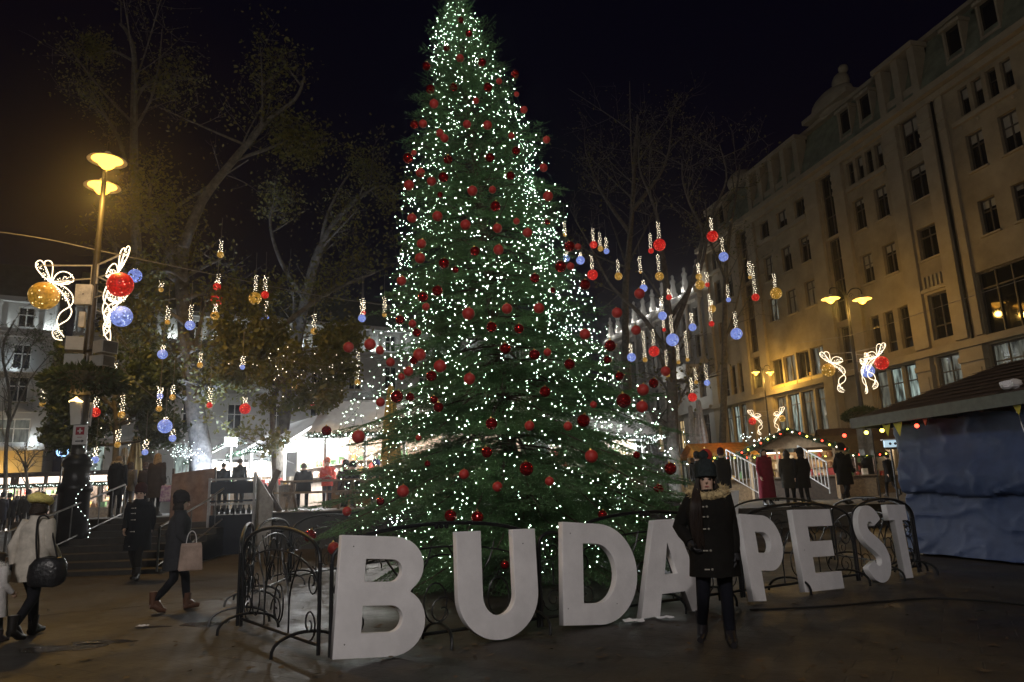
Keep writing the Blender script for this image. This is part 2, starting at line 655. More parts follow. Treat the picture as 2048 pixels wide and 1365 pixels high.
def window(parent, a, b, c, d, out, nv=1, nh=(0.62,), frame=M_FRAME, pane=M_GLASS, blind=0.0, sill=True, depth=0.3):
    w, h = round(b - a, 2), round(d - c, 2)
    key = (w, h, nv, nh, frame.name, pane.name, blind, sill, out, depth)
    if key not in WIN_CACHE:
        t = min(0.08, w * 0.08)
        yf = -out * (depth - 0.06)
        fr = MB()
        fr.box2((0, yf - .04, 0), (t, yf + .04, h))
        fr.box2((w - t, yf - .04, 0), (w, yf + .04, h))
        fr.box2((t, yf - .04, 0), (w - t, yf + .04, t))
        fr.box2((t, yf - .04, h - t), (w - t, yf + .04, h))
        for k in range(nv):
            x = w * (k + 1) / (nv + 1)
            fr.box2((x - t * .45, yf - .033, t), (x + t * .45, yf + .033, h - t))
        for q in nh:
            fr.box2((t, yf - .036, h * q - t * .4), (w - t, yf + .036, h * q + t * .4))
        yp = -out * (depth - 0.01)
        pn = MB().box2((0.01, yp - .01, 0.01), (w - 0.01, yp + .01, h - 0.01))
        bl = MB().box2((0.03, yp + out * .014, h * (1 - blind)), (w - 0.03, yp + out * .024, h - 0.02)) if blind else None
        sl = MB().box2((-.08, -.06 if out < 0 else -.1, -.1), (w + .08, .1 if out < 0 else .06, -.003)) if sill else None
        if sl:
            sl = MB().box2((-.08, min(0.002 * out, out * .14), -.1), (w + .08, max(0.002 * out, out * .14), -.003))
        WIN_CACHE[key] = (fr.mesh('window_frame', frame), pn.mesh('pane', pane), bl.mesh('blind', M_BLIND) if bl else None,
                          sl.mesh('sill', M_STONE2) if sl else None)
    f, p, bl, sl = WIN_CACHE[key]
    o = put('window', f, parent, (a, 0, c))
    put('pane', p, o)
    if bl:
        put('blind', bl, o)
    if sl:
        put('sill', sl, o)
    return o


def facade_thing(name, label, p0, d, out):
    return thing(name, label, 'building', p0, atan2(d[1], d[0]))


def block(parent, name, m, lo, hi, smooth=False):
    return MB().box2(lo, hi).build(name, m, parent)


# --- the long stone building on the right.  local x runs away from the camera along the street, +y is the street side
PR = Vector((25.64, 31.0, 0.0))
DR = Vector((-0.235, 0.972, 0)).normalized()
NR = Vector((-DR.y, DR.x, 0))
big = facade_thing('stone_building', 'long stone corner building with dark window bays and mansard roof along the right', PR, DR, 1)
ops, wins = [], []
R3, R2, MZ, GR, AT = (17.3, 19.4), (13.75, 15.65), (9.1, 11.6), (5.0, 8.15), (20.55, 22.1)


def op(a, b, z, **k):
    ops.append((a, b, z[0], z[1]))
    wins.append(((a, b, z[0], z[1]), k))


rb = random.Random(3)


def pairs(s):
    for (a, b) in ((s, s + 1.05), (s + 1.98, s + 3.0)):
        for r in (R3, R2):
            op(a, b, r, nv=1, nh=(0.66,), blind=rb.choice([0, 0.25, 0.55, 0.45, 0.15]))


def attic(s, w=0.6, n=4, pitch=0.86):
    for k in range(n):
        op(s + k * pitch, s + k * pitch + w, AT, nv=0, nh=(0.6,), sill=False, blind=rb.choice([0, 0, 0.4]))


def recess(s):
    w = 1.4
    op(s, s + w, (20.2, 22.4), nv=1, nh=(0.6,), blind=rb.choice([0, .4]))
    op(s, s + w, R3, nv=1, nh=(0.7,), blind=rb.choice([0, .2]))
    op(s, s + w, R2, nv=1, nh=(0.7,), blind=rb.choice([0, .2]))
    op(s, s + w, (9.1, 11.7), nv=1, nh=(0.3,), sill=False)
    op(s - .1, s + w + .1, GR, nv=1, nh=(0.72,), sill=False, pane=M_LITW2)


def strip(s):
    op(s, s + 1.3, (17.9, 22.3), nv=1, nh=(0.33, 0.66), sill=False)
    op(s, s + 1.3, (12.0, 17.7), nv=1, nh=(0.25, 0.5, 0.75), sill=False)
    op(s, s + 1.3, (9.1, 11.6), nv=1, nh=(), sill=False)


def triple_low(s, w=.82, gap=1.2, n=3):
    for k in range(n):
        op(s + k * gap, s + k * gap + w, MZ, nv=0, nh=(0.25,), sill=False)
    for k in range(n):
        op(s + k * gap, s + k * gap + 1.08, GR, nv=0, nh=(0.7,), sill=False, pane=[M_LITW, M_LITW, M_LITW2][k % 3] if s < 15 else [M_LITW2, M_LITW, M_LITW2][k % 3])


# bay nearest the camera (runs past the frame), then bay after bay down the street
for s in (-9.2,):
    pairs(s)
    op(s - .3, s + 3.4, (8.45, 12.0), nv=2, nh=(0.75,), sill=False)
pairs(-4.0)
attic(-4.0)
op(-4.4, -1.5, (8.45, 12.0), nv=2, nh=(0.75,), sill=False)
op(-4.4, -1.5, (4.6, 8.15), nv=2, nh=(0.75,), sill=False, pane=M_LITW2)
op(-.95, 2.0, (8.45, 12.0), nv=2, nh=(0.75,), sill=False)
op(2.22, 5.05, (8.45, 12.0), nv=2, nh=(0.75,), sill=False)
op(-.95, 2.0, (4.6, 8.15), nv=2, nh=(0.75,), sill=False, pane=M_LITW2)
op(2.22, 5.05, (4.6, 8.15), nv=2, nh=(0.75,), sill=False, pane=M_LITW2)
pairs(1.2)
attic(1.0)
recess(6.95)
pairs(10.08)
attic(9.95)
triple_low(9.85)
strip(14.6)
for k, s in enumerate((17.75, 19.95, 22.3)):
    op(s, s + 1.2, (20.5, 21.9), nv=1, nh=(), blind=[0, .5, 0][k])
    op(s, s + 1.15, (17.05, 19.0), nv=1, nh=(0.7,), blind=[.15, .3, .7][k])
    op(s, s + 1.15, (13.8, 15.65), nv=1, nh=(0.7,), blind=[.95, .95, 0][k], pane=[M_GLASS, M_GLASS, M_LITW2][k])
for k in range(4):
    a = 17.75 + k * 1.62
    op(a, a + 1.42, (8.95, 10.9), nv=1, nh=(), sill=False, pane=[M_LITW2, M_GLASS, M_LITW2, M_GLASS][k])
    op(a, a + 1.42, (4.9, 8.0), nv=1, nh=(0.75,), sill=False, pane=[M_LITW2, M_LITW2, M_LITW, M_LITW2][k])
strip(25.3)
pairs(28.2)
attic(28.0)
triple_low(28.0)
for s in (-7.5, -4.2, -.9, 2.3, 6.9, 10.0, 14.6, 18.0, 21.2, 25.2, 28.4):
    op(s, s + (2.6 if s not in (6.9, 14.6, 25.2) else 1.4), (1.1, 4.2), nv=1, nh=(0.8,), sill=False, pane=rb.choice([M_LITW2, M_GLASS, M_LITY]))
wall_mesh(-12, 33, 0, 22.7, ops, 1).build('wall', M_STONE, big)
for (r, k) in wins:
    window(big, *r, 1, **k)
block(big, 'back_wall', M_STONE, (-12, -12, 0), (33, -.36, 22.6))
for (a, b, z0, z1, pr) in ((5.1, 5.55, 8.75, 22.7, .16), (6.0, 6.85, 8.75, 22.7, .18), (8.55, 9.6, 8.75, 22.7, .2), (13.45, 14.45, 4.6, 22.7, .22), (16.1, 17.45, 8.75, 22.7, .2), (24.15, 25.15, 4.6, 22.7, .2), (26.75, 27.8, 4.6, 22.7, .2), (32.0, 33, 0, 22.7, .2),
                           (-6.0, -5.0, 0, 22.7, .2), (5.15, 6.6, 0, 8.2, .3), (8.6, 9.6, 0, 8.2, .3), (16.3, 17.5, 1, 9.8, .5)):
    p = MB()
    p.box2((a, .002, z0), (b, pr, z1 - .003))
    if pr < .3:
        for k in range(3):
            p.box2((a - .03, .003, z1 - 2.3 + k * .55), (b + .03, pr + .05, z1 - 2.02 + k * .55))
    else:
        p.box2((a - .06, .003, z1 - .75), (b + .06, pr + .08, z1 - .45))
        p.box2((a + .2, pr + .001, z0 + .6), (b - .2, pr + .04, z1 - 1.1))
    p.build('pilaster', M_STONE2, big)
for (z0, z1, pr, nm) in ((22.72, 23.1, .65, 'cornice'), (22.35, 22.69, .28, 'cornice'), (8.22, 8.42, .42, 'cornice'), (8.43, 8.62, .3, 'cornice')):
    block(big, nm, M_STONE2, (-12, .004, z0), (33.05, pr, z1))
for (a, b) in ((.8, 4.7), (9.7, 13.3), (17.6, 23.9), (27.9, 31.9), (-4.3, -.5)):
    block(big, 'sill_band', M_STONE2, (a, .003, 20.12), (b, .2, 20.36))
    mo = MB()
    for k in range(4):
        x = a + .4 + (b - a - .8) * k / 3
        mo.ball((x, .03, 19.95), .10, 8, 6, (1, .5, 1.2))
    mo.build('rosette', M_STONE2, big)
for (a, b) in ((6.75, 8.5),):
    q = MB()
    for k in range(6):
        q.box2((a + .1 + k * .28, .002, 12.1), (a + .22 + k * .28, .12, 12.75))
    q.box2((a - .1, .002, 11.85), (b + .1, .16, 12.05))
    q.build('carved_lintel', M_STONE2, big)
MB().tube([(5.78, .12, 1), (5.78, .12, 22.6)], .07, 8).build('drain_pipe', M_IRON, big)
for k in range(4):
    a = 17.75 + k * 1.62
    block(big, 'fascia_panel', mat('lamplit_yellow_panel', (0.55, 0.42, 0.16), .6, var=.05), (a - .05, .01, 8.66), (a + 1.5, .08, 9.0 - .12))  # pale wall panel, the street lamp's yellow light put into its colour
# mansard with dormers
mb = MB()
mb.rings([[(-12, .35, 23.11), (33, .35, 23.11), (33, -12, 23.11), (-12, -12, 23.11)], [(-12, -.75, 26.5), (32.4, -.75, 26.5), (32.4, -11, 26.5), (-12, -11, 26.5)]])
mb.build('roof', M_COPPER, big)
block(big, 'roof_edge', M_STONE2, (-12, -1.0, 26.52), (32.5, -.35, 26.78))
for s in (-3.2, 1.1, 3.3, 10.2, 12.1, 28.3, 30.2):
    d = MB()
    d.box2((s - .12, -1.5, 23.9), (s, .15, 25.7))
    d.box2((s + .95, -1.5, 23.9), (s + 1.07, .15, 25.7))
    d.box2((s - .2, -1.6, 25.72), (s + 1.15, .28, 25.92))
    d.box2((s - .12, -1.5, 23.7), (s + 1.07, .2, 23.88))
    do = d.build('dormer', M_STONE2, big)
    MB().box2((s + .003, -.6, 23.89), (s + .947, -.02, 25.71)).build('pane', M_GLASS, do)
for a, b in ((6.2, 9.3), (17.4, 24.2)):
    l = MB()
    nn = 5 if b - a > 5 else 3
    for k in range(nn):
        x = a + (b - a - .5) * k / (nn - 1)
        l.box2((x, -.5, 23.12), (x + .5, .32, 26.2))
    l.box2((a - .1, -.6, 26.2), (b + .1, .5, 26.49))
    lo = l.build('loggia', M_STONE2, big)
    MB().box2((a, -.7, 23.12), (b, -.55, 26.2)).build('pane', M_GLASS, lo)
    l2 = MB().box2((a, .1, 23.12), (b, .2, 24.0)).build('parapet', M_STONE2, lo)
# reclining roof sculpture
mb = MB()
mb.box2((11.9, -1.3, 26.79), (16.6, .25, 27.1))
mb.ball((14.2, -.5, 27.4), 1.0, 20, 10, (2.0, .75, .85))
mb.ball((13.1, -.5, 28.2), .62, 16, 8, (1.1, .8, 1.1))
mb.ball((12.7, -.5, 28.95), .33, 12, 8)
mb.ball((15.6, -.4, 27.2), .5, 12, 8, (1.6, .8, .8))
mb.build('roof_sculpture', M_STONE2, big, True)
MB().ball((26.6, -.6, 27.2), .9, 16, 8, (1.6, .8, .9)).build('roof_sculpture', M_STONE2, big, True)

# --- floodlit building further down the same street
lit = facade_thing('floodlit_building', 'floodlit building with bright columns and rooftop statues beyond the stone building', PR + DR * 33.4, DR, 1)
ops, wins = [], []
for k in range(9):
    s = 1.0 + k * 2.5
    for r in ((13.4, 15.6), (16.3, 18.2), (9.6, 11.8)):
        op(s, s + 1.2, r, nv=1, nh=(0.6,), sill=False)
    op(s - .1, s + 1.3, (5.2, 8.0), nv=1, nh=(.7,), sill=False, pane=rb.choice([M_GLASS, M_LITY, M_LITW2]))
    op(s - .1, s + 1.3, (1.2, 4.2), nv=1, nh=(.8,), sill=False, pane=rb.choice([M_LITY, M_LITW2]))
wall_mesh(0, 24, 0, 19.4, ops, 1).build('wall', M_PLASTER, lit)
for (r, k) in wins:
    window(lit, *r, 1, **k)
block(lit, 'back_wall', M_PLASTER, (0, -12, 0), (24, -.36, 19.3))
for k in range(10):
    s = .35 + k * 2.5
    MB().lathe([(.26, 12.9), (.26, 13.1), (.19, 13.2), (.16, 18.3), (.28, 18.5), (.28, 18.7)], 12, (s, .32, 0)).build('column', M_PLASTER, lit, True)
    st = MB()
    st.box2((s - .3, -.1, 20.0), (s + .3, .5, 20.5))
    st.lathe([(.26, 20.5), (.32, 20.9), (.2, 21.4), (.3, 21.8), (.12, 22.05), (.16, 22.2), (.15, 22.35), (.04, 22.48)], 10, (s, .2, 0))
    st.build('rooftop_statue', M_PLASTER, lit, True)
    light('uplight', (s, .75, 12.95), 220, (1, .90, .74), .06, lit, 'SPOT', (radians(180), 0, 0), radians(40))
    light('uplight', (s, .95, 19.75), 90, (1, .97, .9), .08, lit)
for (z0, z1, pr) in ((12.5, 12.88, .9), (18.72, 19.1, .6), (19.12, 19.6, .9), (8.4, 8.7, .4)):
    block(lit, 'cornice', M_PLASTER, (0, .003, z0), (24, pr, z1))
mb = MB()
mb.rings([[(0, -.3, 19.6), (24, -.3, 19.6), (24, -10, 19.6), (0, -10, 19.6)], [(0, -2.5, 23), (24, -2.5, 23), (24, -8, 23), (0, -8, 23)]])
mb.build('roof', M_ROOF, lit)
can = MB()
can.box2((.3, .95, 11.3), (5.2, 2.2, 12.45))
can.build('balcony', M_PLASTER, lit)
light('uplight', (2.5, 3.4, 11.0), 240, (1, .98, .9), .1, lit)

# --- pale buildings closing the square at the left rear.  local x runs left to right, -y faces the square
PL = Vector((-35.64, 48.0, 0.0))
DL = Vector((0.875, 0.484, 0)).normalized()
NL = Vector((-DL.y, DL.x, 0))


def sx(px, py):
    return (on_plane(px, py, PL, NL) - PL).dot(DL)


def pale_building(name, label, s0, s1, zt, mbase, bays, lit_bays, yellow=False):
    b = facade_thing(name, label, PL + DL * s0, DL, -1)
    global ops, wins
    ops, wins = [], []
    L = s1 - s0
    pitch = L / bays
    for k in range(bays):
        x = pitch * (k + .5)
        for (z0, z1, w) in ((14.2, 15.7, .5), (11.2, 13.0, .55), (8.9, 10.7, .6)) if yellow else ((14.2, 15.7, .5), (10.7, 12.9, .55), (7.0, 9.2, .55)):
            op(x - w, x + w, (z0, z1), nv=1, nh=(.62,), frame=M_FRAMEW, sill=z1 < 14, depth=.25)
        op(x - .95, x + .95, (6.05 if yellow else 3.6, 7.75 if yellow else 6.1), nv=1, nh=(.6,), frame=M_FRAMEW, pane=M_LITW2 if k % 2 else M_LITW, sill=False, depth=.25)
        op(x - .8, x + .8, (1.0, 3.3), nv=1, nh=(.75,), frame=M_FRAME, pane=M_GLASS if k % 2 else M_LITY, sill=False, depth=.25)
    o4 = [o for o in ops if o[2] >= 3.55]
    wall_mesh(0, L, 3.5 if not yellow else 5.55, zt, [o for o in ops if o[2] > 3.4], -1, .25).build('wall', M_PLASTER, b)
    wall_mesh(0, L, .3, 3.5 if not yellow else 5.55, [o for o in ops if o[2] < 3.4], -1, .25).build('ground_floor_wall', M_YELLOW if yellow else M_PLASTER, b)
    for (r, kw) in wins:
        window(b, *r, -1, **kw)
    block(b, 'back_wall', M_PLASTER, (0, .3, .3), (L, 9, zt - .1))
    for (z0, z1, pr) in ((13.45, 13.7, .55), (13.71, 13.95, .75), (10.95 if yellow else 10.0, 11.15 if yellow else 10.25, .35), (5.57 if yellow else 6.35, 5.8 if yellow else 6.6, .3), (zt, zt + .35, .5)):
        block(b, 'cornice', M_PLASTER, (-.1, -pr, z0), (L + .1, -.003, z1))
    for k in range(bays + 1):
        x = min(max(pitch * k, .35), L - .35)
        for w in (-.32, .32):
            MB().lathe([(.15, 13.96), (.15, 14.1), (.11, 14.2), (.10, 15.6), (.16, 15.75), (.16, 15.9)], 10, (x + w, -.22, 0)).build('column', M_PLASTER, b, True)
        if k in lit_bays:
            light('uplight', (x, -.62, 14.05), 95, (.86, .97, 1.0), .05, b)
    for k in range(bays):
        x = pitch * (k + .5)
        pd = MB()
        pz = 1.55 if yellow else 0
        pd.add([(x - 1.1, -.25, 6.62 + pz), (x + 1.1, -.25, 6.62 + pz), (x, -.25, 7.0 + pz), (x - 1.1, -.004, 6.62 + pz), (x + 1.1, -.004, 6.62 + pz), (x, -.004, 7.0 + pz)], [(0, 1, 2), (3, 5, 4), (0, 2, 5, 3), (1, 4, 5, 2), (0, 3, 4, 1)])
        pd.build('pediment', M_PLASTER, b)
    mb = MB()
    mb.rings([[(0, .1, zt + .36), (L, .1, zt + .36), (L, 9, zt + .36), (0, 9, zt + .36)], [(0, 1.6, zt + 3.2), (L, 1.6, zt + 3.2), (L, 8, zt + 3.2), (0, 8, zt + 3.2)]])
    mb.build('roof', M_ROOF, b)
    return b


s_left = sx(97, 800)
bl = pale_building('pale_building', 'pale building with a yellow lit ground floor at the left edge', -11.5, s_left, 15.95, M_PLASTER, 4, (2, 3, 4), True)
Lb = s_left + 11.5
for x in (Lb - 6.6, Lb - 3.7, Lb - .7):
    light('wall_light', (x, -.5, 6.15), 60, (.80, .92, 1.0), .08, bl)
    MB().box((x, -.2, 5.9), (.25, .3, .14)).build('lamp_housing', M_GREYBOX, bl)
for x in (Lb - 5.2, Lb - 2.2, Lb - 9):
    light('wall_light', (x, -1.6, 3.9), 150, (1, .62, .18), .08, bl)
    light('wall_light', (x, -.7, 11.4), 34, (.75, .9, 1.0), .06, bl)
for k in range(4):
    x = .9 + k * (Lb - 1.2) / 4
    ar = MB()
    ar.tube([(x + .35 + 1.1 * cos(a), -.06, 1.6 + 1.5 * sin(a)) for a in [pi * t / 12 for t in range(13)]], .09, 6)
    ar.build('arch_moulding', M_YELLOW, bl)
bc = pale_building('terraced_facade', 'long pale facade with uplit attic columns behind the market tents', s_left + 1.2, 46, 15.95, M_PLASTER, 13, (2, 3, 4, 5, 6, 7, 8, 9, 10, 11))
for k in range(8):
    light('wall_light', (5 + k * 4.2, -.7, 10.5), 5, (.85, .95, 1.0), .06, bc)
    light('wall_light', (3 + k * 4.2, -1.0, 6.75), 4, (.85, .95, 1.0), .06, bc)

# ------------------------------------------------------------------ the Christmas fir
FIR = Vector((0.10, 13.5, 0.0))
LEAN = -0.089


def fir_axis(z):
    return Vector((FIR.x + LEAN * z, FIR.y, z))


RZ_T = [(0.3, 2.2), (0.8, 2.95), (1.6, 3.25), (2.4, 3.30), (3.2, 2.85), (4.0, 2.44), (5.0, 2.12), (6.0, 1.86), (7.0, 1.62), (8.0, 1.42), (9.0, 1.18), (10.0, .88), (11.0, .56), (11.7, .30), (12.15, .05)]


def fir_r(z):
    return float(np.interp(z, [a for a, _ in RZ_T], [b for _, b in RZ_T]))


fir = thing('christmas_tree', 'tall fir Christmas tree covered in white lights and red baubles inside an iron fence', 'tree', FIR)
tr = MB()
tr.tube([fir_axis(z) - FIR for z in (0, 1, 3, 6, 9, 11, 12)], [.17, .15, .13, .1, .06, .03, .012], 10)
rt = random.Random(11)
T0, TD, TL, TU = [], [], [], []          # twigs: start, direction, length, up normal
z = 0.45
while z < 11.93:
    R = fir_r(z)
    nb = max(4, int(5 + R * (2.7 if z > 5 else 3.7)))
    a0 = rt.uniform(0, 2 * pi)
    for k in range(nb):
        a = a0 + 2 * pi * (k + rt.uniform(-.3, .3)) / nb
        zz = z + rt.uniform(-.14, .14)
        Lb_ = fir_r(zz) * rt.choice((rt.uniform(.70, .98), rt.uniform(.85, 1.08), rt.uniform(1.0, 1.2)))
        if zz > 11.6:
            Lb_ = max(Lb_, .3)
        Lb_ *= 1 + .30 * noise.noise(Vector((cos(a) * 1.5, sin(a) * 1.5, zz * 1.1)))
        out = Vector((cos(a), sin(a), 0))
        sd = Vector((-sin(a), cos(a), 0))
        el0 = np.interp(zz, [0, 3, 7, 10, 11.3, 12], [-.12, .02, .18, .45, .8, 1.25])
        el0 += rt.uniform(-.13, .10)
        droop = np.interp(zz, [0, 4, 9, 12], [.34, .40, .28, .0]) * rt.uniform(.5, 1.6)
        pts = []
        m = 9
        p = fir_axis(zz)
        for i in range(m + 1):
            t = i / m
            el = el0 - droop * sin(t * pi * .8) + .42 * max(0, t - .6)
            pts.append(p.copy())
            p = p + (out * cos(el) + Vector((0, 0, 1)) * sin(el)) * (Lb_ / m)
        wob = rt.uniform(-.25, .25)
        pts = [q + sd * wob * Lb_ * .3 * (i / m) ** 2 for i, q in enumerate(pts)]
        tr.tube([q - FIR for q in pts], [max(.005, .007 + .006 * Lb_) * (1 - .8 * i / m) for i in range(m + 1)], 4)
        # side twigs, a flat drooping spray
        s = .34 * Lb_ if Lb_ > .8 else .05
        side = 1
        while s < Lb_:
            t = s / Lb_
            i = min(int(t * m), m - 1)
            fr = t * m - i
            q = pts[i].lerp(pts[i + 1], fr)
            dr = (pts[i + 1] - pts[i]).normalized()
            up = sd.cross(dr) * -1
            if up.z < 0:
                up = -up
            lt = min(.85, .20 + .46 * Lb_ * (1 - t)) * rt.uniform(.7, 1.15)
            ang = radians(rt.uniform(40, 62))
            d = (dr * cos(ang) + sd * side * sin(ang) + Vector((0, 0, rt.uniform(-.22, .12)))).normalized()
            T0.append(q); TD.append(d); TL.append(lt); TU.append(up)
            if lt > .22:                                   # third-order twigs
                for j in range(int(lt / .095)):
                    u = (j + 1) * .095 / lt
                    if u > .95:
                        break
                    for sg in (-1, 1):
                        dd = (d * .72 + up.cross(d) * sg * .7 + Vector((0, 0, rt.uniform(-.2, .1)))).normalized()
                        T0.append(q + d * lt * u); TD.append(dd); TL.append(lt * (1 - u) * .5 + .07); TU.append(up)
            side = -side
            s += .066 + .012 * t
        T0.append(pts[-2]); TD.append((pts[-1] - pts[-2]).normalized()); TL.append(.22 + (pts[-1] - pts[-2]).length); TU.append(Vector((0, 0, 1)))
    z += .285 if z < 9 else .2
tr.build('trunk', M_FIRBARK, fir)
T0, TD, TL, TU = (np.array([tuple(v) for v in x]) if not isinstance(x[0], float) else np.array(x) for x in (T0, TD, TL, TU))
NN = np.clip((TL / 0.0088).astype(int), 9, 60)
idx = np.repeat(np.arange(len(T0)), NN)
k = np.concatenate([np.arange(n_) for n_ in NN])
u = (k + .5) / NN[idx]
S = np.cross(TD, TU)
S /= np.linalg.norm(S, axis=1)[:, None] + 1e-9
U2 = np.cross(S, TD)
phi = np.where(k % 2 == 0, 0.0, pi) + RNG.uniform(-.9, .9, len(idx)) + np.where(k % 5 == 0, pi / 2, 0)
ND = TD[idx] * RNG.uniform(.35, .75, len(idx))[:, None] + S[idx] * np.cos(phi)[:, None] + U2[idx] * (np.abs(np.sin(phi)) * .9)[:, None]
ND /= np.linalg.norm(ND, axis=1)[:, None]
B0 = T0[idx] + TD[idx] * (u * TL[idx])[:, None] - np.array(FIR)
nl = RNG.uniform(.022, .032, len(idx)) * (1.1 - .35 * u)
W = np.cross(ND, RNG.normal(size=(len(idx), 3)))
W /= np.linalg.norm(W, axis=1)[:, None]
W *= .0050
V = np.stack([B0 - W, B0 + W, B0 + ND * nl[:, None]], 1).reshape(-1, 3)
crown = bulk('crown', V, np.arange(len(V)).reshape(-1, 3), M_NEEDLE, fir)
crown['kind'] = 'stuff'
print('fir twigs', len(T0), 'needles', len(idx))


def on_fir(px, py, k=1.0):
    """first point where the sight line meets the fir's outer surface, else its closest approach"""
    d = ray(px, py)
    best = None
    for i in range(900):
        Y = 9.3 + i * .006
        q = Vector((0, 0, EYE)) + d * (Y / d.y)
        a = fir_axis(q.z)
        g = (Vector((q.x, q.y, 0)) - Vector((a.x, a.y, 0))).length - fir_r(q.z) * k
        if g <= 0:
            return q
        if best is None or g < best[0]:
            best = (g, q)
    return best[1]


# strings of fairy lights wandering down the fir
M_BULB2 = em('fairy_bulb_bright', (0.80, 1.0, 0.80), 105.0)
NS = 66
for s in range(NS):
    st = thing('fairy_light_string', 'string of small white fairy lights trailing down the Christmas fir', 'fairy lights', FIR, 0, 'fairy light strings on the fir')
    a = 2 * pi * s / NS + rt.uniform(-.1, .1)
    zz = rt.uniform(11.2, 12.0) if s % 3 == 0 else rt.uniform(3.5, 10.5)
    pts = []
    da = 0
    dep = rt.uniform(.62, .98)
    while zz > .3:
        rr = fir_r(zz) * dep + rt.gauss(0, .07)
        c = fir_axis(zz) - FIR
        aa = a + rt.gauss(0, .07) / max(.35, rr)
        pts.append((c.x + rr * cos(aa), c.y + rr * sin(aa), zz + rt.gauss(0, .06)))
        da = da * .85 + rt.uniform(-.075, .075)
        a += da / max(.35, rr) * 1.2
        zz -= rt.choice((rt.uniform(.02, .09), rt.uniform(.06, .28)))
        dep = min(1.0, max(.60, dep + rt.uniform(-.09, .09)))
    wire = MB().tube(pts, .003, 3).build('wire', M_GARL, st)
    rad = np.random.default_rng(s).choice([.0040, .0054, .0068, .0088], len(pts), p=[.40, .34, .19, .07])
    bulbs('bulb', pts, rad, M_BULB2 if s % 4 == 0 else M_BULB, st)

# baubles: x, y, radius in photo pixels, finish
BAU = '''922 41 7 g 938 67 8 g 893 97 7 g 920 117 9 m 964 125 9 g 853 133 9 g 1030 149 9 g 998 163 7 m 861 179 10 g 907 175 9 g 976 175 10 g 1033 189 6 m 868 208 10 m 952 202 7 m 1048 220 8 m
846 248 9 m 829 250 9 g 934 249 9 m 975 251 10 m 880 267 9 m 889 277 9 m 1023 272 7 m 1093 280 8 m 1032 302 9 g 828 306 6 m 816 317 11 g 896 320 10 g 980 316 10 g 1087 336 9 m 841 346 10 m 887 355 11 g 1021 352 9 g
863 363 10 m 818 371 11 m 985 380 8 m 945 382 11 m 1096 393 11 m 880 390 6 g 991 413 11 g 824 437 10 m 875 433 11 m 931 450 11 m 995 457 10 m 1033 443 7 m 1055 466 10 m 1094 445 6 g 843 488 10 m 840 517 11 m 950 503 10 g
997 500 11 m 888 527 11 g 911 540 7 g 1139 493 11 g 1156 494 7 m 803 562 10 m 1070 557 10 g 1121 534 12 g 1141 533 8 m 875 582 11 g 846 595 11 g 1105 581 6 g 1170 570 11 g 852 614 8 m 937 628 13 m 1014 618 11 m 1078 617 11 m
800 640 9 g 825 648 8 m 834 666 9 g 983 655 11 g 1038 658 10 g 1170 669 11 m 839 710 13 m 828 721 9 g 1011 698 11 g 1069 710 11 g 1095 705 8 m 880 733 13 m 1139 729 11 g 817 743 10 m 863 753 11 g 939 758 12 m
1279 588 11 m 1234 626 11 m 1272 661 10 m 1220 692 12 g 1215 720 8 g 1239 753 9 g 1307 767 10 g 1331 743 10 m 1286 780 12 m 1247 802 15 g 1284 814 12 m 1090 784 11 g 1167 842 13 g 1059 852 10 m 1136 853 9 m 1183 913 13 m
1053 938 14 g 1099 963 9 m 1341 938 12 g 1317 979 10 g 1273 911 7 g 1187 810 7 m 1411 911 13 m 697 695 11 m 740 689 12 m 760 701 9 m 781 725 9 m 803 754 7 m 794 794 13 g 820 795 9 g 761 805 9 m 877 815 10 g 868 800 8 g
983 848 12 g 717 874 13 m 837 876 6 m 974 905 11 g 855 928 6 g 928 949 10 m 995 974 10 m 806 983 12 m 761 1003 8 g 694 1023 9 m 901 1032 12 g 955 1035 12 g 653 862 10 g 620 1072 12 g 668 1097 12 m 1010 1130 8 g 1205 1030 9 g'''.split()
BAU = [(float(BAU[i]), float(BAU[i + 1]), float(BAU[i + 2]), BAU[i + 3]) for i in range(0, len(BAU), 4)]
M_BG = mat('glossy_red_glass', (0.42, 0.012, 0.014), 0.06, 0.75, var=.1)
M_BM = mat('matte_red_bauble', (0.46, 0.030, 0.024), 0.55, 0.0, var=.12, scale=3)
M_CAP = mat('gold_cap', (0.55, 0.38, 0.12), .35, .9)
ball_me = {'g': MB().ball((0, 0, 0), 1, 24, 14).mesh('bauble', M_BG, True), 'm': MB().ball((0, 0, 0), 1, 24, 14).mesh('bauble', M_BM, True)}
cap_me = MB().lathe([(.2, .96), (.2, 1.14), (.06, 1.16), (.05, 1.3)], 10).mesh('cap', M_CAP)
cnt = {}
for (px, py, r, f) in sorted(BAU, key=lambda b: b[1]):
    ctr = 925 + (py / 1000) * 95
    half = 60 + py * .26
    side = 'left side' if px < ctr - half * .33 else ('right side' if px > ctr + half * .33 else 'middle')
    i = cnt.get((f, side), 0)
    cnt[(f, side)] = i + 1
    p = on_fir(px, py, 1.09)
    o = put('bauble', ball_me[f], None, p)
    rr = r * p.y / F_PX * 1.0
    o.scale = (rr, rr, rr)
    o.rotation_euler = (rt.uniform(-.2, .2), rt.uniform(-.2, .2), rt.uniform(0, 6))
    nm = 'shiny' if f == 'g' else 'matte'
    tag(o, f'{nm} red bauble, {ordinal(i)} highest {nm} one on the {side} of the fir', 'bauble', 'red baubles on the Christmas fir')
    put('cap', cap_me, o)

# ------------------------------------------------------------------ BUDAPEST letters and the iron fence
FA = Vector((-1.86, 7.21, 0))
FB = Vector((6.42, 12.07, 0))
FU = (FB - FA).normalized()
FN = Vector((-FU.y, FU.x, 0))       # into the enclosure
FANG = atan2(FU.y, FU.x)


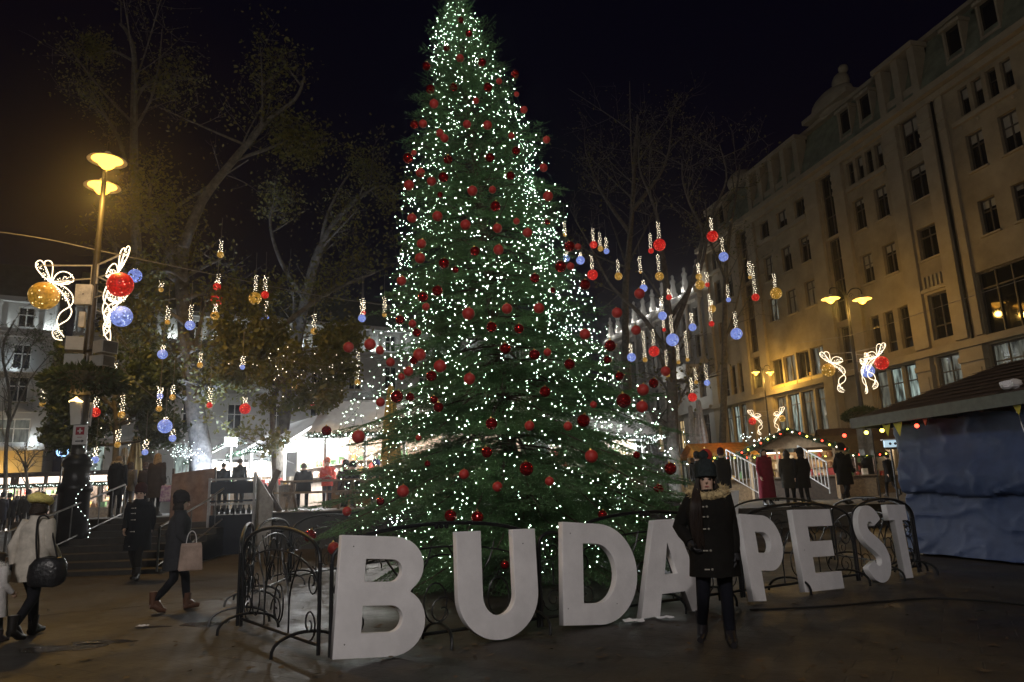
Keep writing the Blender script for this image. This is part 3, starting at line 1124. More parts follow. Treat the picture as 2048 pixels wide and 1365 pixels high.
def arc(cx, cz, rx, rz, a0, a1, n=14):
    return [(cx + rx * cos(radians(a0 + (a1 - a0) * i / n)), cz + rz * sin(radians(a0 + (a1 - a0) * i / n))) for i in range(n + 1)]


def thick_path(pts, w):
    L, R = [], []
    for i, p in enumerate(pts):
        a, b = pts[max(i - 1, 0)], pts[min(i + 1, len(pts) - 1)]
        dx, dz = b[0] - a[0], b[1] - a[1]
        l = math.hypot(dx, dz)
        nx, nz = -dz / l, dx / l
        L.append((p[0] + nx * w / 2, p[1] + nz * w / 2))
        R.append((p[0] - nx * w / 2, p[1] - nz * w / 2))
    return L + R[::-1]


s_path = arc(.33, .79, .21, .205, 20, 90, 8) + arc(.33, .79, .21, .205, 90, 180, 8)[1:] + arc(.33, .79, .21, .19, 180, 238, 6)[1:] + [(.36, .545)] + arc(.34, .315, .21, .20, 55, 0, 6) + arc(.34, .315, .21, .205, 0, -90, 8)[1:] + arc(.34, .315, .22, .205, -90, -165, 8)[1:]
LET = {
    'B': ([[(0, 0)] + arc(.57, .31, .33, .31, -90, 62) + arc(.55, .825, .31, .275, -50, 90) + [(0, 1.1)],
           [(.25, .21)] + arc(.54, .335, .13, .125, -90, 90) + [(.25, .46)], [(.25, .67)] + arc(.52, .78, .12, .11, -90, 90) + [(.25, .89)]]),
    'U': ([[(0, 1.1), (0, .45)] + arc(.48, .45, .48, .45, 180, 360, 22) + [(.96, 1.1), (.68, 1.1), (.68, .44)] + arc(.48, .44, .20, .21, 0, -180, 14) + [(.28, 1.1)]]),
    'D': ([[(0, 0)] + arc(.50, .55, .55, .55, -90, 90, 24) + [(0, 1.1)], [(.27, .22)] + arc(.46, .55, .29, .33, -90, 90, 18) + [(.27, .88)]]),
    'A': ([[(0, 0), (.28, 0), (.35, .24), (.73, .24), (.80, 0), (1.08, 0), (.71, 1.1), (.37, 1.1)], [(.43, .45), (.65, .45), (.54, .84)]]),
    'P': ([[(0, 0), (.28, 0), (.28, .38)] + arc(.50, .74, .37, .36, -90, 90, 18) + [(0, 1.1)], [(.28, .60)] + arc(.46, .74, .15, .14, -90, 90) + [(.28, .88)]]),
    'E': ([[(0, 0), (.92, 0), (.92, .23), (.30, .23), (.30, .45), (.82, .45), (.82, .66), (.30, .66), (.30, .87), (.90, .87), (.90, 1.1), (0, 1.1)]]),
    'S': ([thick_path(s_path, .235)]),
    'T': ([[(.145, 0), (.335, 0), (.335, .87), (.48, .87), (.48, 1.1), (0, 1.1), (0, .87), (.145, .87)]]),
}


for ch_, k_ in (('P', .83), ('E', .91), ('S', .88)):
    LET[ch_] = [[(x * k_, zc) for x, zc in lp] for lp in LET[ch_]]


def letter_mesh(ch, depth=.085):
    cu = bpy.data.curves.new('letter', 'CURVE')
    cu.dimensions = '2D'
    cu.fill_mode = 'BOTH'
    cu.extrude = depth / 2
    cu.bevel_depth = .004
    for loop in LET[ch]:
        sp = cu.splines.new('POLY')
        sp.points.add(len(loop) - 1)
        for i, (x, zc) in enumerate(loop):
            sp.points[i].co = (x, zc, 0, 1)
        sp.use_cyclic_u = True
    o = bpy.data.objects.new('tmp', cu)
    COL.objects.link(o)
    dg = bpy.context.evaluated_depsgraph_get()
    me = bpy.data.meshes.new_from_object(o.evaluated_get(dg))
    bpy.data.objects.remove(o)
    me.transform(Matrix.Rotation(pi / 2, 4, 'X'))
    me.materials.clear()
    me.materials.append(M_WHITE)
    me.name = 'letter'
    return me


ORDL = ['first', 'second', 'third', 'fourth', 'fifth', 'sixth', 'seventh', 'last']
for i, (ch, x0, rot, off) in enumerate((('B', -.02, 5.0, .21), ('U', 1.28, 1.0, .20), ('D', 2.54, 5.5, .21), ('A', 3.63, 0, .22), ('P', 5.40, 5.5, .32), ('E', 6.53, 1.5, .22), ('S', 7.93, 2, .26), ('T', 8.72, 2.5, .22))):
    o = put('letter', letter_mesh(ch))
    w = max(q[0] for q in LET[ch][0])
    lean = atan2(off - .13, 1.1)
    base = FA + FU * x0 - FN * off
    M4 = Matrix.Translation(base) @ Matrix.Rotation(FANG, 4, 'Z') @ Matrix.Rotation(-lean, 4, 'X') @ Matrix.Rotation(radians(rot), 4, 'Y')
    o.matrix_world = M4
    lo = min((M4 @ v.co).z for v in o.data.vertices)
    M4 = Matrix.Translation((0, 0, .012 - lo)) @ M4
    o.matrix_world = M4
    for (sx_, sz_) in {'D': [(.06, .17), (.74, .22), (.10, .98)], 'U': [(.80, .95)], 'B': [(.10, .12), (.12, 1.0)], 'E': [(.12, .55)]}.get(ch, []):
        put('screw_head', MB().ball((sx_, -.0445, sz_), .009, 8, 5, (1, .35, 1)).mesh('screw_head', M_IRON), o)
    tag(o, f'large white block letter {ch}, {ORDL[i]} of the BUDAPEST letters leaning on the fence', 'letter', 'BUDAPEST letters')


def spiral(cx, cz, r0, a0, turns, sgn=1, n=22):
    out = []
    for i in range(n + 1):
        t = i / n
        a = a0 + sgn * turns * 2 * pi * t
        r = r0 * (1 - .82 * t)
        out.append((cx + r * cos(a), 0, cz + r * sin(a)))
    return out


FENCE_CACHE = {}


def fence_panel(p, ang, L, label, narrow=False, hoops=None):
    key = (round(L, 2), narrow, hoops)
    t = thing('fence_panel', label, 'fence panel', p, ang, 'wrought iron fence panels round the fir')
    if key not in FENCE_CACHE:
        me = []
        H0, H1, zb = .90, 1.22 if not narrow else 1.05, .13
        for x in (0, L):
            me.append(('post', MB().tube([(x, 0, .04), (x, 0, H0)], .021, 8).mesh('post', M_IRON, True)))
        top = [(L / 2 - L / 2 * cos(pi * i / 20), 0, H0 + (H1 - H0) * sin(pi * i / 20) ** .8) for i in range(21)]
        me.append(('top_rail', MB().tube(top, .021, 8).mesh('top_rail', M_IRON, True)))
        me.append(('bottom_rail', MB().tube([(0, 0, zb), (L, 0, zb)], .019, 8).mesh('bottom_rail', M_IRON, True)))
        if narrow:
            me.append(('scroll', MB().tube(spiral(L / 2, .85, .15, 0, 1.6), .008, 5).mesh('scroll', M_IRON)))
            me.append(('scroll', MB().tube(spiral(L / 2, .32, .15, pi, 1.6), .008, 5).mesh('scroll', M_IRON)))
            me.append(('bar', MB().tube([(L / 2, 0, .47), (L / 2, 0, .70)], .009, 5).mesh('bar', M_IRON)))
        else:
            mid = [(L / 2 - (L / 2 - .02) * cos(pi * i / 20), 0, .62 + .36 * sin(pi * i / 20)) for i in range(21)]
            me.append(('inner_arch', MB().tube(mid, .011, 6).mesh('inner_arch', M_IRON, True)))
            for sg, x in ((1, .18), (-1, L - .18)):
                me.append(('scroll', MB().tube(spiral(x, .70, .15, pi / 2, 1.5, sg), .009, 5).mesh('scroll', M_IRON)))
                me.append(('scroll', MB().tube(spiral(x + sg * .05, .30, .16, -pi / 2, 1.5, -sg), .009, 5).mesh('scroll', M_IRON)))
            for k in range(2):
                x = L * (.34 + .32 * k)
                me.append(('stem', MB().tube(spline([(x, 0, zb), (x, 0, .42), (x - .05, 0, .62), (x - .22, 0, .86), (x - .30, 0, .98)], 5), .010, 5).mesh('stem', M_IRON)))
                me.append(('stem', MB().tube(spline([(x, 0, .40), (x + .06, 0, .62), (x + .20, 0, .82), (x + .26, 0, 1.0)], 5), .010, 5).mesh('stem', M_IRON)))
                me.append(('ring', MB().tube([(x + .30 + .13 * cos(2 * pi * i / 20), 0, .42 + .20 * sin(2 * pi * i / 20)) for i in range(20)], .009, 5, True).mesh('ring', M_IRON)))
                me.append(('ring', MB().tube([(x - .02 + .085 * cos(2 * pi * i / 18), 0, .90 + .12 * sin(2 * pi * i / 18)) for i in range(18)], .008, 5, True).mesh('ring', M_IRON)))
            me.append(('scroll', MB().tube(spiral(L / 2, .33, .17, 0, 1.3), .009, 5).mesh('scroll', M_IRON)))
            me.append(('scroll', MB().tube([(L / 2 + .32 * cos(pi * i / 14), 0, .62 + .28 * sin(pi * i / 14)) for i in range(15)], .009, 5).mesh('scroll', M_IRON)))
            q = MB()
            for k in range(3):
                q.ball((L / 2 - .06 + k * .06, -.01, H1 - .03), .028, 6, 4)
            me.append(('rosette', q.mesh('rosette', M_IRON)))
            for x in (hoops or (.28, L - .28)):
                hoop = [(x + .05 * sin(pi * i / 14), .36 * cos(pi * i / 14), .015 + .20 * sin(pi * i / 14) ** .75) for i in range(15)]
                me.append(('hoop_foot', MB().tube(hoop, .017, 7).mesh('hoop_foot', M_IRON, True)))
        FENCE_CACHE[key] = me
    for (n_, m_) in FENCE_CACHE[key]:
        put(n_, m_, t)
    return t


x = 0.03
front = [(2.34, 0), (.36, 1), (2.36, 0), (.36, 1), (2.44, 0), (1.60, 0)]
lbl = ['behind the letter B and U', 'narrow piece between U and D', 'behind the letters D and A', 'narrow piece behind the woman in the bobble hat', 'behind the letters P and E', 'behind the letters S and T']
HOOPS = [(1.10, 2.26), None, (1.42, 2.28), None, (.90, 2.20), (.57, 1.45)]
for (L, nr), lb, hp_ in zip(front, lbl, HOOPS):
    fence_panel(FA + FU * x, FANG, L, f'black wrought iron fence panel, {lb}' if not nr else f'slim black wrought iron fence {lb}', bool(nr), hp_)
    x += L + .045
side = [((-1.98, 7.34, 0), (-3.42, 9.15, 0)), ((-3.48, 9.2, 0), (-4.12, 11.42, 0)), ((-4.14, 11.48, 0), (-4.30, 13.78, 0)), ((-4.28, 13.84, 0), (-3.5, 16.0, 0)), ((-3.44, 16.05, 0), (-1.8, 17.66, 0)), ((-1.72, 17.7, 0), (.5, 18.3, 0)),
        ((.58, 18.3, 0), (2.8, 17.7, 0)), ((2.86, 17.66, 0), (4.7, 16.3, 0)), ((4.74, 16.24, 0), (6.1, 14.4, 0)), ((6.14, 14.34, 0), (6.44, 12.1, 0))]
sn = ['running back from the letter B corner', 'second on the left side of the ring', 'third on the left side of the ring', 'left rear of the ring beside the fir', 'rear left behind the fir', 'rear middle behind the fir', 'rear right behind the fir', 'right rear beside the fir', 'second on the right side of the ring', 'running back from the letter T']
for (p, q), lb in zip(side, sn):
    p, q = Vector(p), Vector(q)
    fence_panel(p, atan2(q.y - p.y, q.x - p.x), 2.3, 'black wrought iron fence panel, ' + lb)
lf = []
for k in range(420):
    if k < 260:
        q = G(rt.uniform(-40, 2080), rt.uniform(1140, 1420))
    else:
        q = FA + FU * rt.uniform(-1, 10) + FN * rt.gauss(.6, 1.2)
    if q.y < 16:
        lf.append((q.x, q.y, .012))
lfm = []
rr_ = np.random.default_rng(77)
Lf = np.array(lf)
n_ = len(Lf)
an = rr_.uniform(0, 6.28, n_)
sz = rr_.uniform(.025, .06, n_)
cs, sn_ = np.cos(an) * sz, np.sin(an) * sz
zz_ = rr_.uniform(.0, .02, (4, n_))
V = np.stack([np.stack([Lf[:, 0] + cs, Lf[:, 1] + sn_, Lf[:, 2] + zz_[0]], 1), np.stack([Lf[:, 0] - sn_ * .6, Lf[:, 1] + cs * .6, Lf[:, 2] + zz_[1]], 1), np.stack([Lf[:, 0] - cs, Lf[:, 1] - sn_, Lf[:, 2] + zz_[2]], 1), np.stack([Lf[:, 0] + sn_ * .6, Lf[:, 1] - cs * .6, Lf[:, 2] + zz_[3]], 1)], 1).reshape(-1, 3)
lo_ = bulk('fallen_leaves', V, np.arange(4 * n_).reshape(-1, 4), mat('dead_leaves', (.09, .055, .025), .7, scale=2, col2=(.03, .02, .012)))
lo_['kind'] = 'stuff'
lo_['label'] = 'dry fallen leaves scattered over the paving round the iron fence'
# litter and slips of paper on the paving
for (px, py, w, h_, lb) in ((1330, 1240, .15, .04, 'crumpled white paper on the paving under the letter A'), (1268, 1247, .17, .04, 'flat white paper beside the foot of the letter D'), (285, 1256, .1, .03, 'small pale scrap of paper on the paving by the walking woman'), (1845, 1112, .12, .05, 'small white scrap at the foot of the blue tarp')):
    c = G(px, py)
    p = MB()
    nx, ny = 6, 5
    vs = [((i / nx - .5) * w * 1.4, (j / ny - .5) * w, .012 + h_ * .5 * (1 + noise.noise(Vector((i * .9 + px, j * .9, 3))))) for j in range(ny + 1) for i in range(nx + 1)]
    p.add(vs, [(j * (nx + 1) + i, j * (nx + 1) + i + 1, (j + 1) * (nx + 1) + i + 1, (j + 1) * (nx + 1) + i) for j in range(ny) for i in range(nx)])
    tag(p.build('paper_scrap', M_WHITE, None, False, (c.x, c.y, 0)), lb, 'litter')

# ------------------------------------------------------------------ street lamps with two sodium bowls each
def _fwd(): pass


def street_lamp(label, loc, ang, power, planter=True, bowl=M_SODIUM, col=(1, .56, .11), zl=10.8):
    t = thing('street_lamp', label, 'street lamp', loc, ang, 'double street lamps of the square')
    b = MB()
    b.lathe([(.44, 0), (.44, .22), (.36, .28), (.345, 1.75), (.40, 1.80), (.40, 1.95), (.33, 2.02), (.30, 2.4), (.36, 2.46), (.36, 2.58), (.19, 2.75)], 20, wob=lambda a, z: 1 + .035 * cos(8 * a) if z < 1.9 else 1)
    b.build('lamp_base', M_IRON, t, True)
    MB().lathe([(.185, 2.7), (.17, 3.6), (.13, 4.6), (.11, 6), (.085, 8.6), (.065, zl - .2), (.05, zl + .35), (.0, zl + .5)], 14).build('post', mat('lamp_post_paint', (.045, .04, .034), .45, .2), t, True)
    MB().lathe([(.17, 4.52), (.17, 4.6), (.12, 4.66)], 12).build('collar', M_IRON, t, True)
    for s in (-1, 1):
        arm = spline([(0, 0, zl + .1), (s * .35, 0, zl + .55), (s * .8, 0, zl + .62), (s * .97, 0, zl + .45), (s * .97, 0, zl + .22)], 6)
        a = MB().tube(arm, .03, 7)
        a.tube(spiral_at(s * .3, zl + .18, .16, s), .012, 5)
        a.build('arm', M_IRON, t, True)
        sh = MB().lathe([(.06, .30), (.09, .27), (.12, .2), (.30, .14), (.49, .045), (.50, .03), (.485, .025), (.30, .10), (.12, .15)], 24)
        so = sh.build('lamp_shade', mat('lamp_enamel', (.75, .68, .5), .35), t, True, (s * .97, 0, zl - .05))
        bo = MB().lathe([(.42, .075), (.34, .04), (.24, -.02), (.20, -.10), (.13, -.18), (.05, -.22), (.0, -.225)], 20).build('bowl', bowl, so, True)
        if 'on the left' in label:
            light('lamp_light', (s * .97, 0, zl - .40), power, col, .16, t, 'SPOT', (0, 0, 0), radians(172))
        else:
            light('lamp_light', (s * .97, 0, zl - .62), power, col, .16, t)
    return t


def spiral_at(x, z, r, s):
    return [(x + r * (1 - .8 * i / 16) * cos(s * i * .5), 0, z + r * (1 - .8 * i / 16) * sin(i * .5)) for i in range(17)]


LAMPS = [('tall lamp post on the left with two glowing amber bowls, signs and a leafy planter', (-11.62, 19.0, .16), pi / 2 + .58, 800),
         ('double lamp post before the stone building with two amber lamps and lit bows', (18.55, 38.0, .6), .18, 210),
         ('distant double lamp post with amber lamps in front of the yellow lit bay', (P(1527, 755, 52).x, 52.0, .6), .25, 360)]
for lb, lc, an, pw in LAMPS:
    lo_ = street_lamp(lb, lc, an, pw)
lo_.scale = (.62, .62, .84)
# a lamp of the same row behind the camera lights the letters
street_lamp('double lamp post with white bowls standing behind the photographer', (-3.0, -9.0, 0), .1, 2900, True, em('white_bowl', (1, .94, .88), 30.0), (1.0, .93, .88), 11.6)


street_lamp('added unseen double lamp post with amber bowls beyond the tarp covered hut', (19.5, 13.0, 0), 1.2, 130)  # out-of-frame lamp, added to brighten the stone facade


def planter(label, loc, r):
    t = thing('hanging_planter', label, 'planter', loc)
    MB().lathe([(.14, -.55), (.45 * r, -.45), (.8 * r, -.05), (.85 * r, 0), (.8 * r, -.02), (.13, -.3)], 18).build('bowl', mat('planter_shell', (.16, .13, .08), .7), t, True)
    rr = np.random.default_rng(5)
    n = 2600
    q = rr.normal(size=(n, 3))
    q /= np.linalg.norm(q, axis=1)[:, None]
    q *= (rr.uniform(.45, 1, n) ** .5)[:, None] * np.array([1.15 * r, 1.15 * r, .45 * r])
    q[:, 2] -= .12 * np.hypot(q[:, 0], q[:, 1]) + .05
    leaves('foliage', q, .07, M_EVERG, t, 5)
    return t


def leaves(name, pts, size, m, parent, seed=0, flat=0.0):
    rr = np.random.default_rng(seed)
    n = len(pts)
    a = rr.normal(size=(n, 3))
    a[:, 2] *= (1 - flat)
    a /= np.linalg.norm(a, axis=1)[:, None]
    b = np.cross(a, rr.normal(size=(n, 3)))
    b /= np.linalg.norm(b, axis=1)[:, None]
    s = size * rr.uniform(.6, 1.3, n)[:, None]
    c = np.cross(a, b)
    V = np.stack([pts - a * s, pts + b * s * .55 + c * s * .12, pts + a * s, pts - b * s * .55 + c * s * .12], 1).reshape(-1, 3)
    o = bulk(name, V, np.arange(4 * n).reshape(-1, 4), m, parent)
    o['kind'] = 'stuff'
    return o


planter('leafy hanging planter round the left lamp post below the loudspeakers', (-11.62, 19, 5.05), 1.0)
planter('leafy hanging planter on the lamp post before the stone building', (18.55, 38, 5.1), .95)

# loudspeakers, aerial boxes and signs on the left lamp post
LP = Vector((-11.62, 19.0, .16))
M_NAVYBOX = mat('dark_housing', (.08, .075, .07), .5)
for i, (px, py, w, h, d, tw, lb) in enumerate(((150, 690, .42, .36, .5, .5, 'grey box housing with a pale side, upper left of the lamp post'), (211, 696, .42, .34, .45, -.5, 'grey box housing with a pale side, upper right of the lamp post'),
                                              (152, 722, .46, .3, .45, .3, 'beige box housing above the planter, left of the lamp post'), (204, 724, .46, .3, .4, -.3, 'beige box housing above the planter, right of the lamp post'))):
    p = P(px, py, 18.85 - .1 * (i < 2))
    t = thing('floodlight_box', lb, 'floodlight', p, tw, 'box housings on the left lamp post')
    MB().box((0, 0, 0), (w, d, h)).build('housing', M_GREYBOX, t)
    MB().box((w / 2 + .008, 0, 0), (.012, d * .86, h * .86)).build('dark_side', M_NAVYBOX, t)
    MB().beam((0, 0, -.02), ((LP.x - p.x) * cos(-tw), (LP.x - p.x) * sin(-tw) + .1, -.05), .05, .05).build('bracket', M_IRON, t)
for (px, py, w, h, lb) in ((168, 590, .40, .56, 'white aerial panel box on the lamp post beside the gold ball'), (165, 640, .14, .42, 'slim white aerial on the lamp post below the panel box')):
    p = P(px, py, 18.8)
    t = thing('aerial_panel', lb, 'aerial', p, .25)
    m_ = MB().box((0, 0, 0), (w, .16, h))
    m_.build('housing', mat('aerial_white', (.62, .58, .5), .45), t)
    MB().box((.2, .12, 0), (.3, .05, .06)).build('bracket', M_IRON, t)
    if w > .3:
        MB().box((0, -.084, 0), (.03, .006, .03)).build('badge', M_IRON, t)
# lantern and notice plates
p = P(152, 803, 18.8)
t = thing('wall_lantern', 'small lit lantern on the left lamp post above the notice plates', 'lantern', p)
MB().lathe([(.02, -.30), (.06, -.2), (.09, -.05), (.10, -.04), (.0, -.03)], 10).build('lantern_bowl', em('lantern_glow', (1, .72, .32), 16), t, True)
MB().lathe([(.16, -.03), (.17, 0), (.05, .08), (.02, .12)], 12).build('lantern_cap', em('lantern_cap_glow', (1, .66, .25), 5, False), t, True)
MB().tube([(0, 0, .1), (.1, .1, .16), (.28, .2, .1)], .015, 6).build('bracket', M_IRON, t)
M_SIGN = mat('sign_white', (.62, .60, .58), .5, var=.04)
M_SIGNRED = mat('sign_red', (.32, .02, .035), .5, var=.05)
M_SIGNBLK = mat('sign_black', (.02, .02, .02), .5)
p = P(160, 870, 18.55)
t = thing('notice_plate', 'white notice plate with a red square, white cross and black arrow on the lamp post', 'sign', p, .04)
MB().box((0, 0, 0), (.36, .02, .50)).build('plate', M_SIGN, t)
MB().box((0, -.014, .10), (.22, .004, .20)).build('red_square', M_SIGNRED, t)
MB().box((0, -.019, .10), (.13, .003, .04)).build('cross', M_SIGN, t)
MB().box((0, -.019, .10), (.04, .0028, .13)).build('cross', M_SIGN, t)
ar = MB().box((-.02, -.014, -.165), (.16, .004, .028))
ar.add([(.06, -.016, -.205), (.06, -.016, -.125), (.13, -.016, -.165)], [(0, 1, 2)])
ar.build('arrow', M_SIGNBLK, t)
MB().box((0, -.014, -.065), (.12, .003, .012)).build('text_line', M_SIGNRED, t)
for (px, py, rz_, tilt, lb) in ((181, 829, -.85, .12, 'tilted white notice plate with a dark panel, right face of the lamp post'), (151, 826, 1.2, -.14, 'tilted pale notice plate, left face of the lamp post')):
    p = P(px, py, 18.7)
    t = thing('notice_plate', lb, 'sign', p, rz_)
    MB().box((0, 0, 0), (.30, .02, .62), R=Matrix.Rotation(tilt, 3, 'Y')).build('plate', M_SIGN, t)
    if rz_ < 0:
        MB().box((0, -.015, .08), (.15, .004, .34), R=Matrix.Rotation(tilt, 3, 'Y')).build('dark_panel', mat('sign_grey', (.16, .18, .22), .5), t)
# fairy lights winding up the left post base
st = thing('fairy_light_string', 'string of small white lights winding up the left lamp post', 'fairy lights', LP)
pts = [((.47 if a < 2.0 else (.40 if a < 2.7 else .22)) * cos(-.45 + .5 * sin(a * 4)), (.47 if a < 2.0 else (.40 if a < 2.7 else .22)) * sin(-.45 + .5 * sin(a * 4)), .4 + a) for a in [i * .055 for i in range(62)]]
MB().tube(pts, .006, 3).build('wire', M_WIRE, st)
bulbs('bulb', pts[::2], .013, M_COOLB, st)

# ------------------------------------------------------------------ lit bows with balls on the lamp posts
BOW = [  # (pixel outlines of the left bow, photo px around post x=190 / y=590)
    [(97, 563), (78, 549), (62, 530), (60, 518), (68, 513), (76, 520), (88, 545), (97, 563)],
    [(97, 563), (88, 542), (78, 520), (83, 514), (92, 517), (97, 530), (97, 563)],
    [(99, 561), (106, 546), (118, 540), (133, 544), (144, 556), (142, 564), (130, 561), (118, 561), (99, 563)],
    [(100, 565), (120, 566), (137, 563), (134, 568), (118, 568), (100, 566)],
    [(103, 566), (124, 573), (142, 589), (148, 605), (143, 617), (124, 631), (118, 648), (121, 663), (128, 675), (135, 682)],
    [(101, 568), (119, 583), (134, 601), (141, 617), (147, 630), (141, 646), (126, 656), (113, 666), (111, 676), (118, 687), (133, 691)]]
SCL = 19.0 / F_PX * .98
mb_b, mb_s = MB(), MB()
sp_pts = []
for loop in BOW:
    q = spline([((190 - a) * SCL, 0, (590 - b) * SCL) for a, b in loop], 6)
    mb_b.tube(q, .014, 6)
rp = random.Random(4)
for (ax, az, bx, bz, wd, n_) in ((1.28, .36, 1.66, .92, .09, 40), (1.2, .36, .66, .52, .07, 30), (1.1, .24, .6, -.25, .12, 55), (.95, -.9, .78, -1.28, .12, 30)):
    for k in range(n_):
        u_ = rp.random()
        sp_pts.append((ax + (bx - ax) * u_ + rp.uniform(-wd, wd) * .8, rp.uniform(-.02, .02), az + (bz - az) * u_ + rp.uniform(-wd, wd) * .6))
bow_me = mb_b.mesh('ribbon', M_ROPE)
fr = MB()
fr.beam((.05, 0, .80), (1.55, 0, .86), .035, .035)
fr.beam((.05, 0, .42), (1.2, 0, .38), .03, .03)
fr.beam((.10, 0, .25), (.10, 0, .82), .04, .04)
fr.beam((.0, 0, -.15), (.55, 0, -.15), .025, .025)
fr.beam((.55, 0, -.15), (1.05, 0, .10), .02, .02)
frame_me = fr.mesh('bracket', mat('bracket_paint', (.45, .42, .36), .5))
bigball = {c: MB().ball((0, 0, 0), 1, 28, 18).mesh('light_ball', BALL_M[c], True) for c in BALL_M}


def bow(label, base, z, ang, color, rball, sc=1.0):
    t = thing('lit_bow', label, 'light decoration', (base[0], base[1], base[2] + z), ang, 'lit bows on the lamp posts')
    put('ribbon', bow_me, t)
    put('bracket', frame_me, t)
    bulbs('sparkle', sp_pts, .012, M_WARMB, t)
    o = put('light_ball', bigball[color], t, (1.38, 0, -.03))
    o.scale = (rball, rball, rball)
    light('glow', (1.0, -.12, .2), 7, (1, .86, .66), .3, t)
    t.scale = (sc, sc, sc)
    return t


zl_ = 7.38 - .16
bow('lit white bow with a gold ball, left arm of the nearest left lamp post', LP, zl_, pi, 'gold', .385)
bow('lit white bow with a red ball, right arm of the nearest left lamp post', LP, zl_, radians(-33), 'red', .33)
bow('lit white bow with a pale blue ball, rear arm of the left lamp post', LP, zl_ - .30, radians(88), 'blue', .31)
LR = Vector((18.55, 38.0, .6))
bow('lit white bow with a gold ball on the lamp post before the stone building', LR, 7.0, pi - .5, 'gold', .36)
bow('lit white bow with a red ball on the lamp post before the stone building', LR, 7.0, radians(-52), 'red', .36)
bow('lit white bow with a blue ball on the lamp post before the stone building', LR, 6.9, radians(40), 'blue', .36)
LF = Vector((P(1527, 755, 52).x, 52.0, .6))
bow('small far lit bow with a red ball left of the distant lamp post', LF, 5.55, pi - .4, 'red', .34, .8)
bow('small far lit bow right of the distant lamp post', LF, 5.55, radians(-50), 'gold', .3, .8)
for (px, py, Y, lb) in ((1655, 818, 60, 'far lit bow before the window bay right of the distant lamp'), (1690, 815, 66, 'farthest lit bow near the eave of the tarp covered hut')):
    p = P(px, py, Y)
    put_post = MB().tube([(p.x + 1.0, p.y, .6), (p.x + 1.0, p.y, p.z + 1.2)], .07, 8).build('lamp_post', M_IRON)
    tag(put_post, 'thin dark post of the ' + ' '.join(lb.split()[:9]), 'post')
    bow(lb, (p.x + 1.0, p.y, 0), p.z, pi, 'gold', .2)


# ------------------------------------------------------------------ plane trees
def tree(name, label, limbs, seed, nleaf, leafsize, leafm, spread=1.0, sub=9, levels=3, leaf_levels=(2, 3), group=None, subL=.42, base=None):
    r = random.Random(seed)
    base = Vector(base if base is not None else limbs[0][0][0])
    t = thing(name, label, 'tree', base, 0, group)
    m = MB()
    tips = []

    def grow(pts, r0, r1, lv):
        q = spline(pts, 4) if len(pts) > 2 else pts
        n = len(q)
        rad = [r0 + (r1 - r0) * (i / (n - 1)) ** .8 for i in range(n)]
        m.tube([v - base for v in q], rad, 8 if lv == 0 else (5 if lv == 1 else 3))
        Lt = sum((q[i + 1] - q[i]).length for i in range(n - 1))
        if lv in leaf_levels:
            for i in range(max(1, n // 2), n):
                tips.append(q[i])
        if lv >= levels:
            return
        ns = sub if lv == 0 else (5 if lv == 1 else 4)
        for k in range(ns):
            u_ = r.uniform(.35 if lv == 0 else .2, 1.0)
            i = min(int(u_ * (n - 1)), n - 2)
            p = q[i].lerp(q[i + 1], u_ * (n - 1) - i)
            d = (q[i + 1] - q[i]).normalized()
            rnd = Vector((r.gauss(0, 1), r.gauss(0, 1), r.gauss(.25, .7)))
            dd = (d * .55 + rnd.normalized() * .9).normalized()
            L2 = Lt * subL * r.uniform(.5, 1.0) * (1 - .35 * u_) if lv == 0 else Lt * .55 * r.uniform(.5, 1.0)
            L2 = min(L2, 4.5 * spread)
            bend = Vector((r.gauss(0, .3), r.gauss(0, .3), r.gauss(.12, .25)))
            pp = [p, p + dd * L2 * .35 + bend * L2 * .08, p + dd * L2 * .7 + bend * L2 * .3, p + dd * L2 + bend * L2 * .55]
            rr_ = rad[i] * r.uniform(.35, .6)
            grow(pp, max(rr_, .012), max(.006, rr_ * .25), lv + 1)

    for (pts, r0, r1) in limbs:
        grow([Vector(p) for p in pts], r0, r1, 0)
    m.build('trunk', M_BARK, t, True)
    if nleaf:
        rr = np.random.default_rng(seed)
        T = np.array([tuple(v) for v in tips])
        c = T[rr.integers(0, len(T), nleaf)] + rr.normal(0, .32 * spread, (nleaf, 3)) - np.array(base)
        leaves('crown', c, leafsize, leafm, t, seed, .1)
    return t


def pp(Y, *xy):
    return [P(a, b, Y) for a, b in xy]


def root(pts, z=None):
    """bring the limb down to what it stands on"""
    a = pts[0]
    z = TZ if z is None else z
    return [Vector((a.x, a.y, z - .1))] + pts


A = root(pp(27, (402, 915), (396, 860), (386, 790), (375, 700), (368, 620), (362, 540), (368, 490)))
tree('plane_tree', 'big plane tree with a pale floodlit trunk left of the fir and market tents', [
    (A, .47, .24),
    (pp(26.5, (367, 495), (404, 403), (466, 322), (510, 271), (540, 238), (591, 198), (609, 154)), .22, .05),
    (pp(26.3, (392, 800), (405, 775), (428, 766), (470, 757), (505, 768)), .16, .05),
    (pp(26.6, (400, 790), (440, 762), (500, 715), (545, 672), (600, 625), (660, 585), (750, 545)), .22, .05),
    (pp(27.5, (362, 545), (330, 460), (300, 400), (310, 330)), .14, .04),
    (pp(26, (372, 650), (335, 625), (295, 640), (262, 690)), .10, .03), (pp(26, (376, 705), (420, 690), (470, 700), (520, 685)), .10, .03), (pp(26, (368, 600), (420, 585), (480, 600), (545, 585)), .10, .03), (pp(25.5, (372, 560), (330, 540), (280, 560), (240, 600)), .09, .03),
    (pp(27, (466, 322), (530, 300), (590, 280), (625, 300)), .09, .03)], 21, 15000, .085, M_LEAF, 1.05, 9, 3)
B = root(pp(30, (300, 930), (292, 800), (282, 640), (272, 480), (268, 330), (268, 205), (268, 110), (255, 66), (240, 48)))
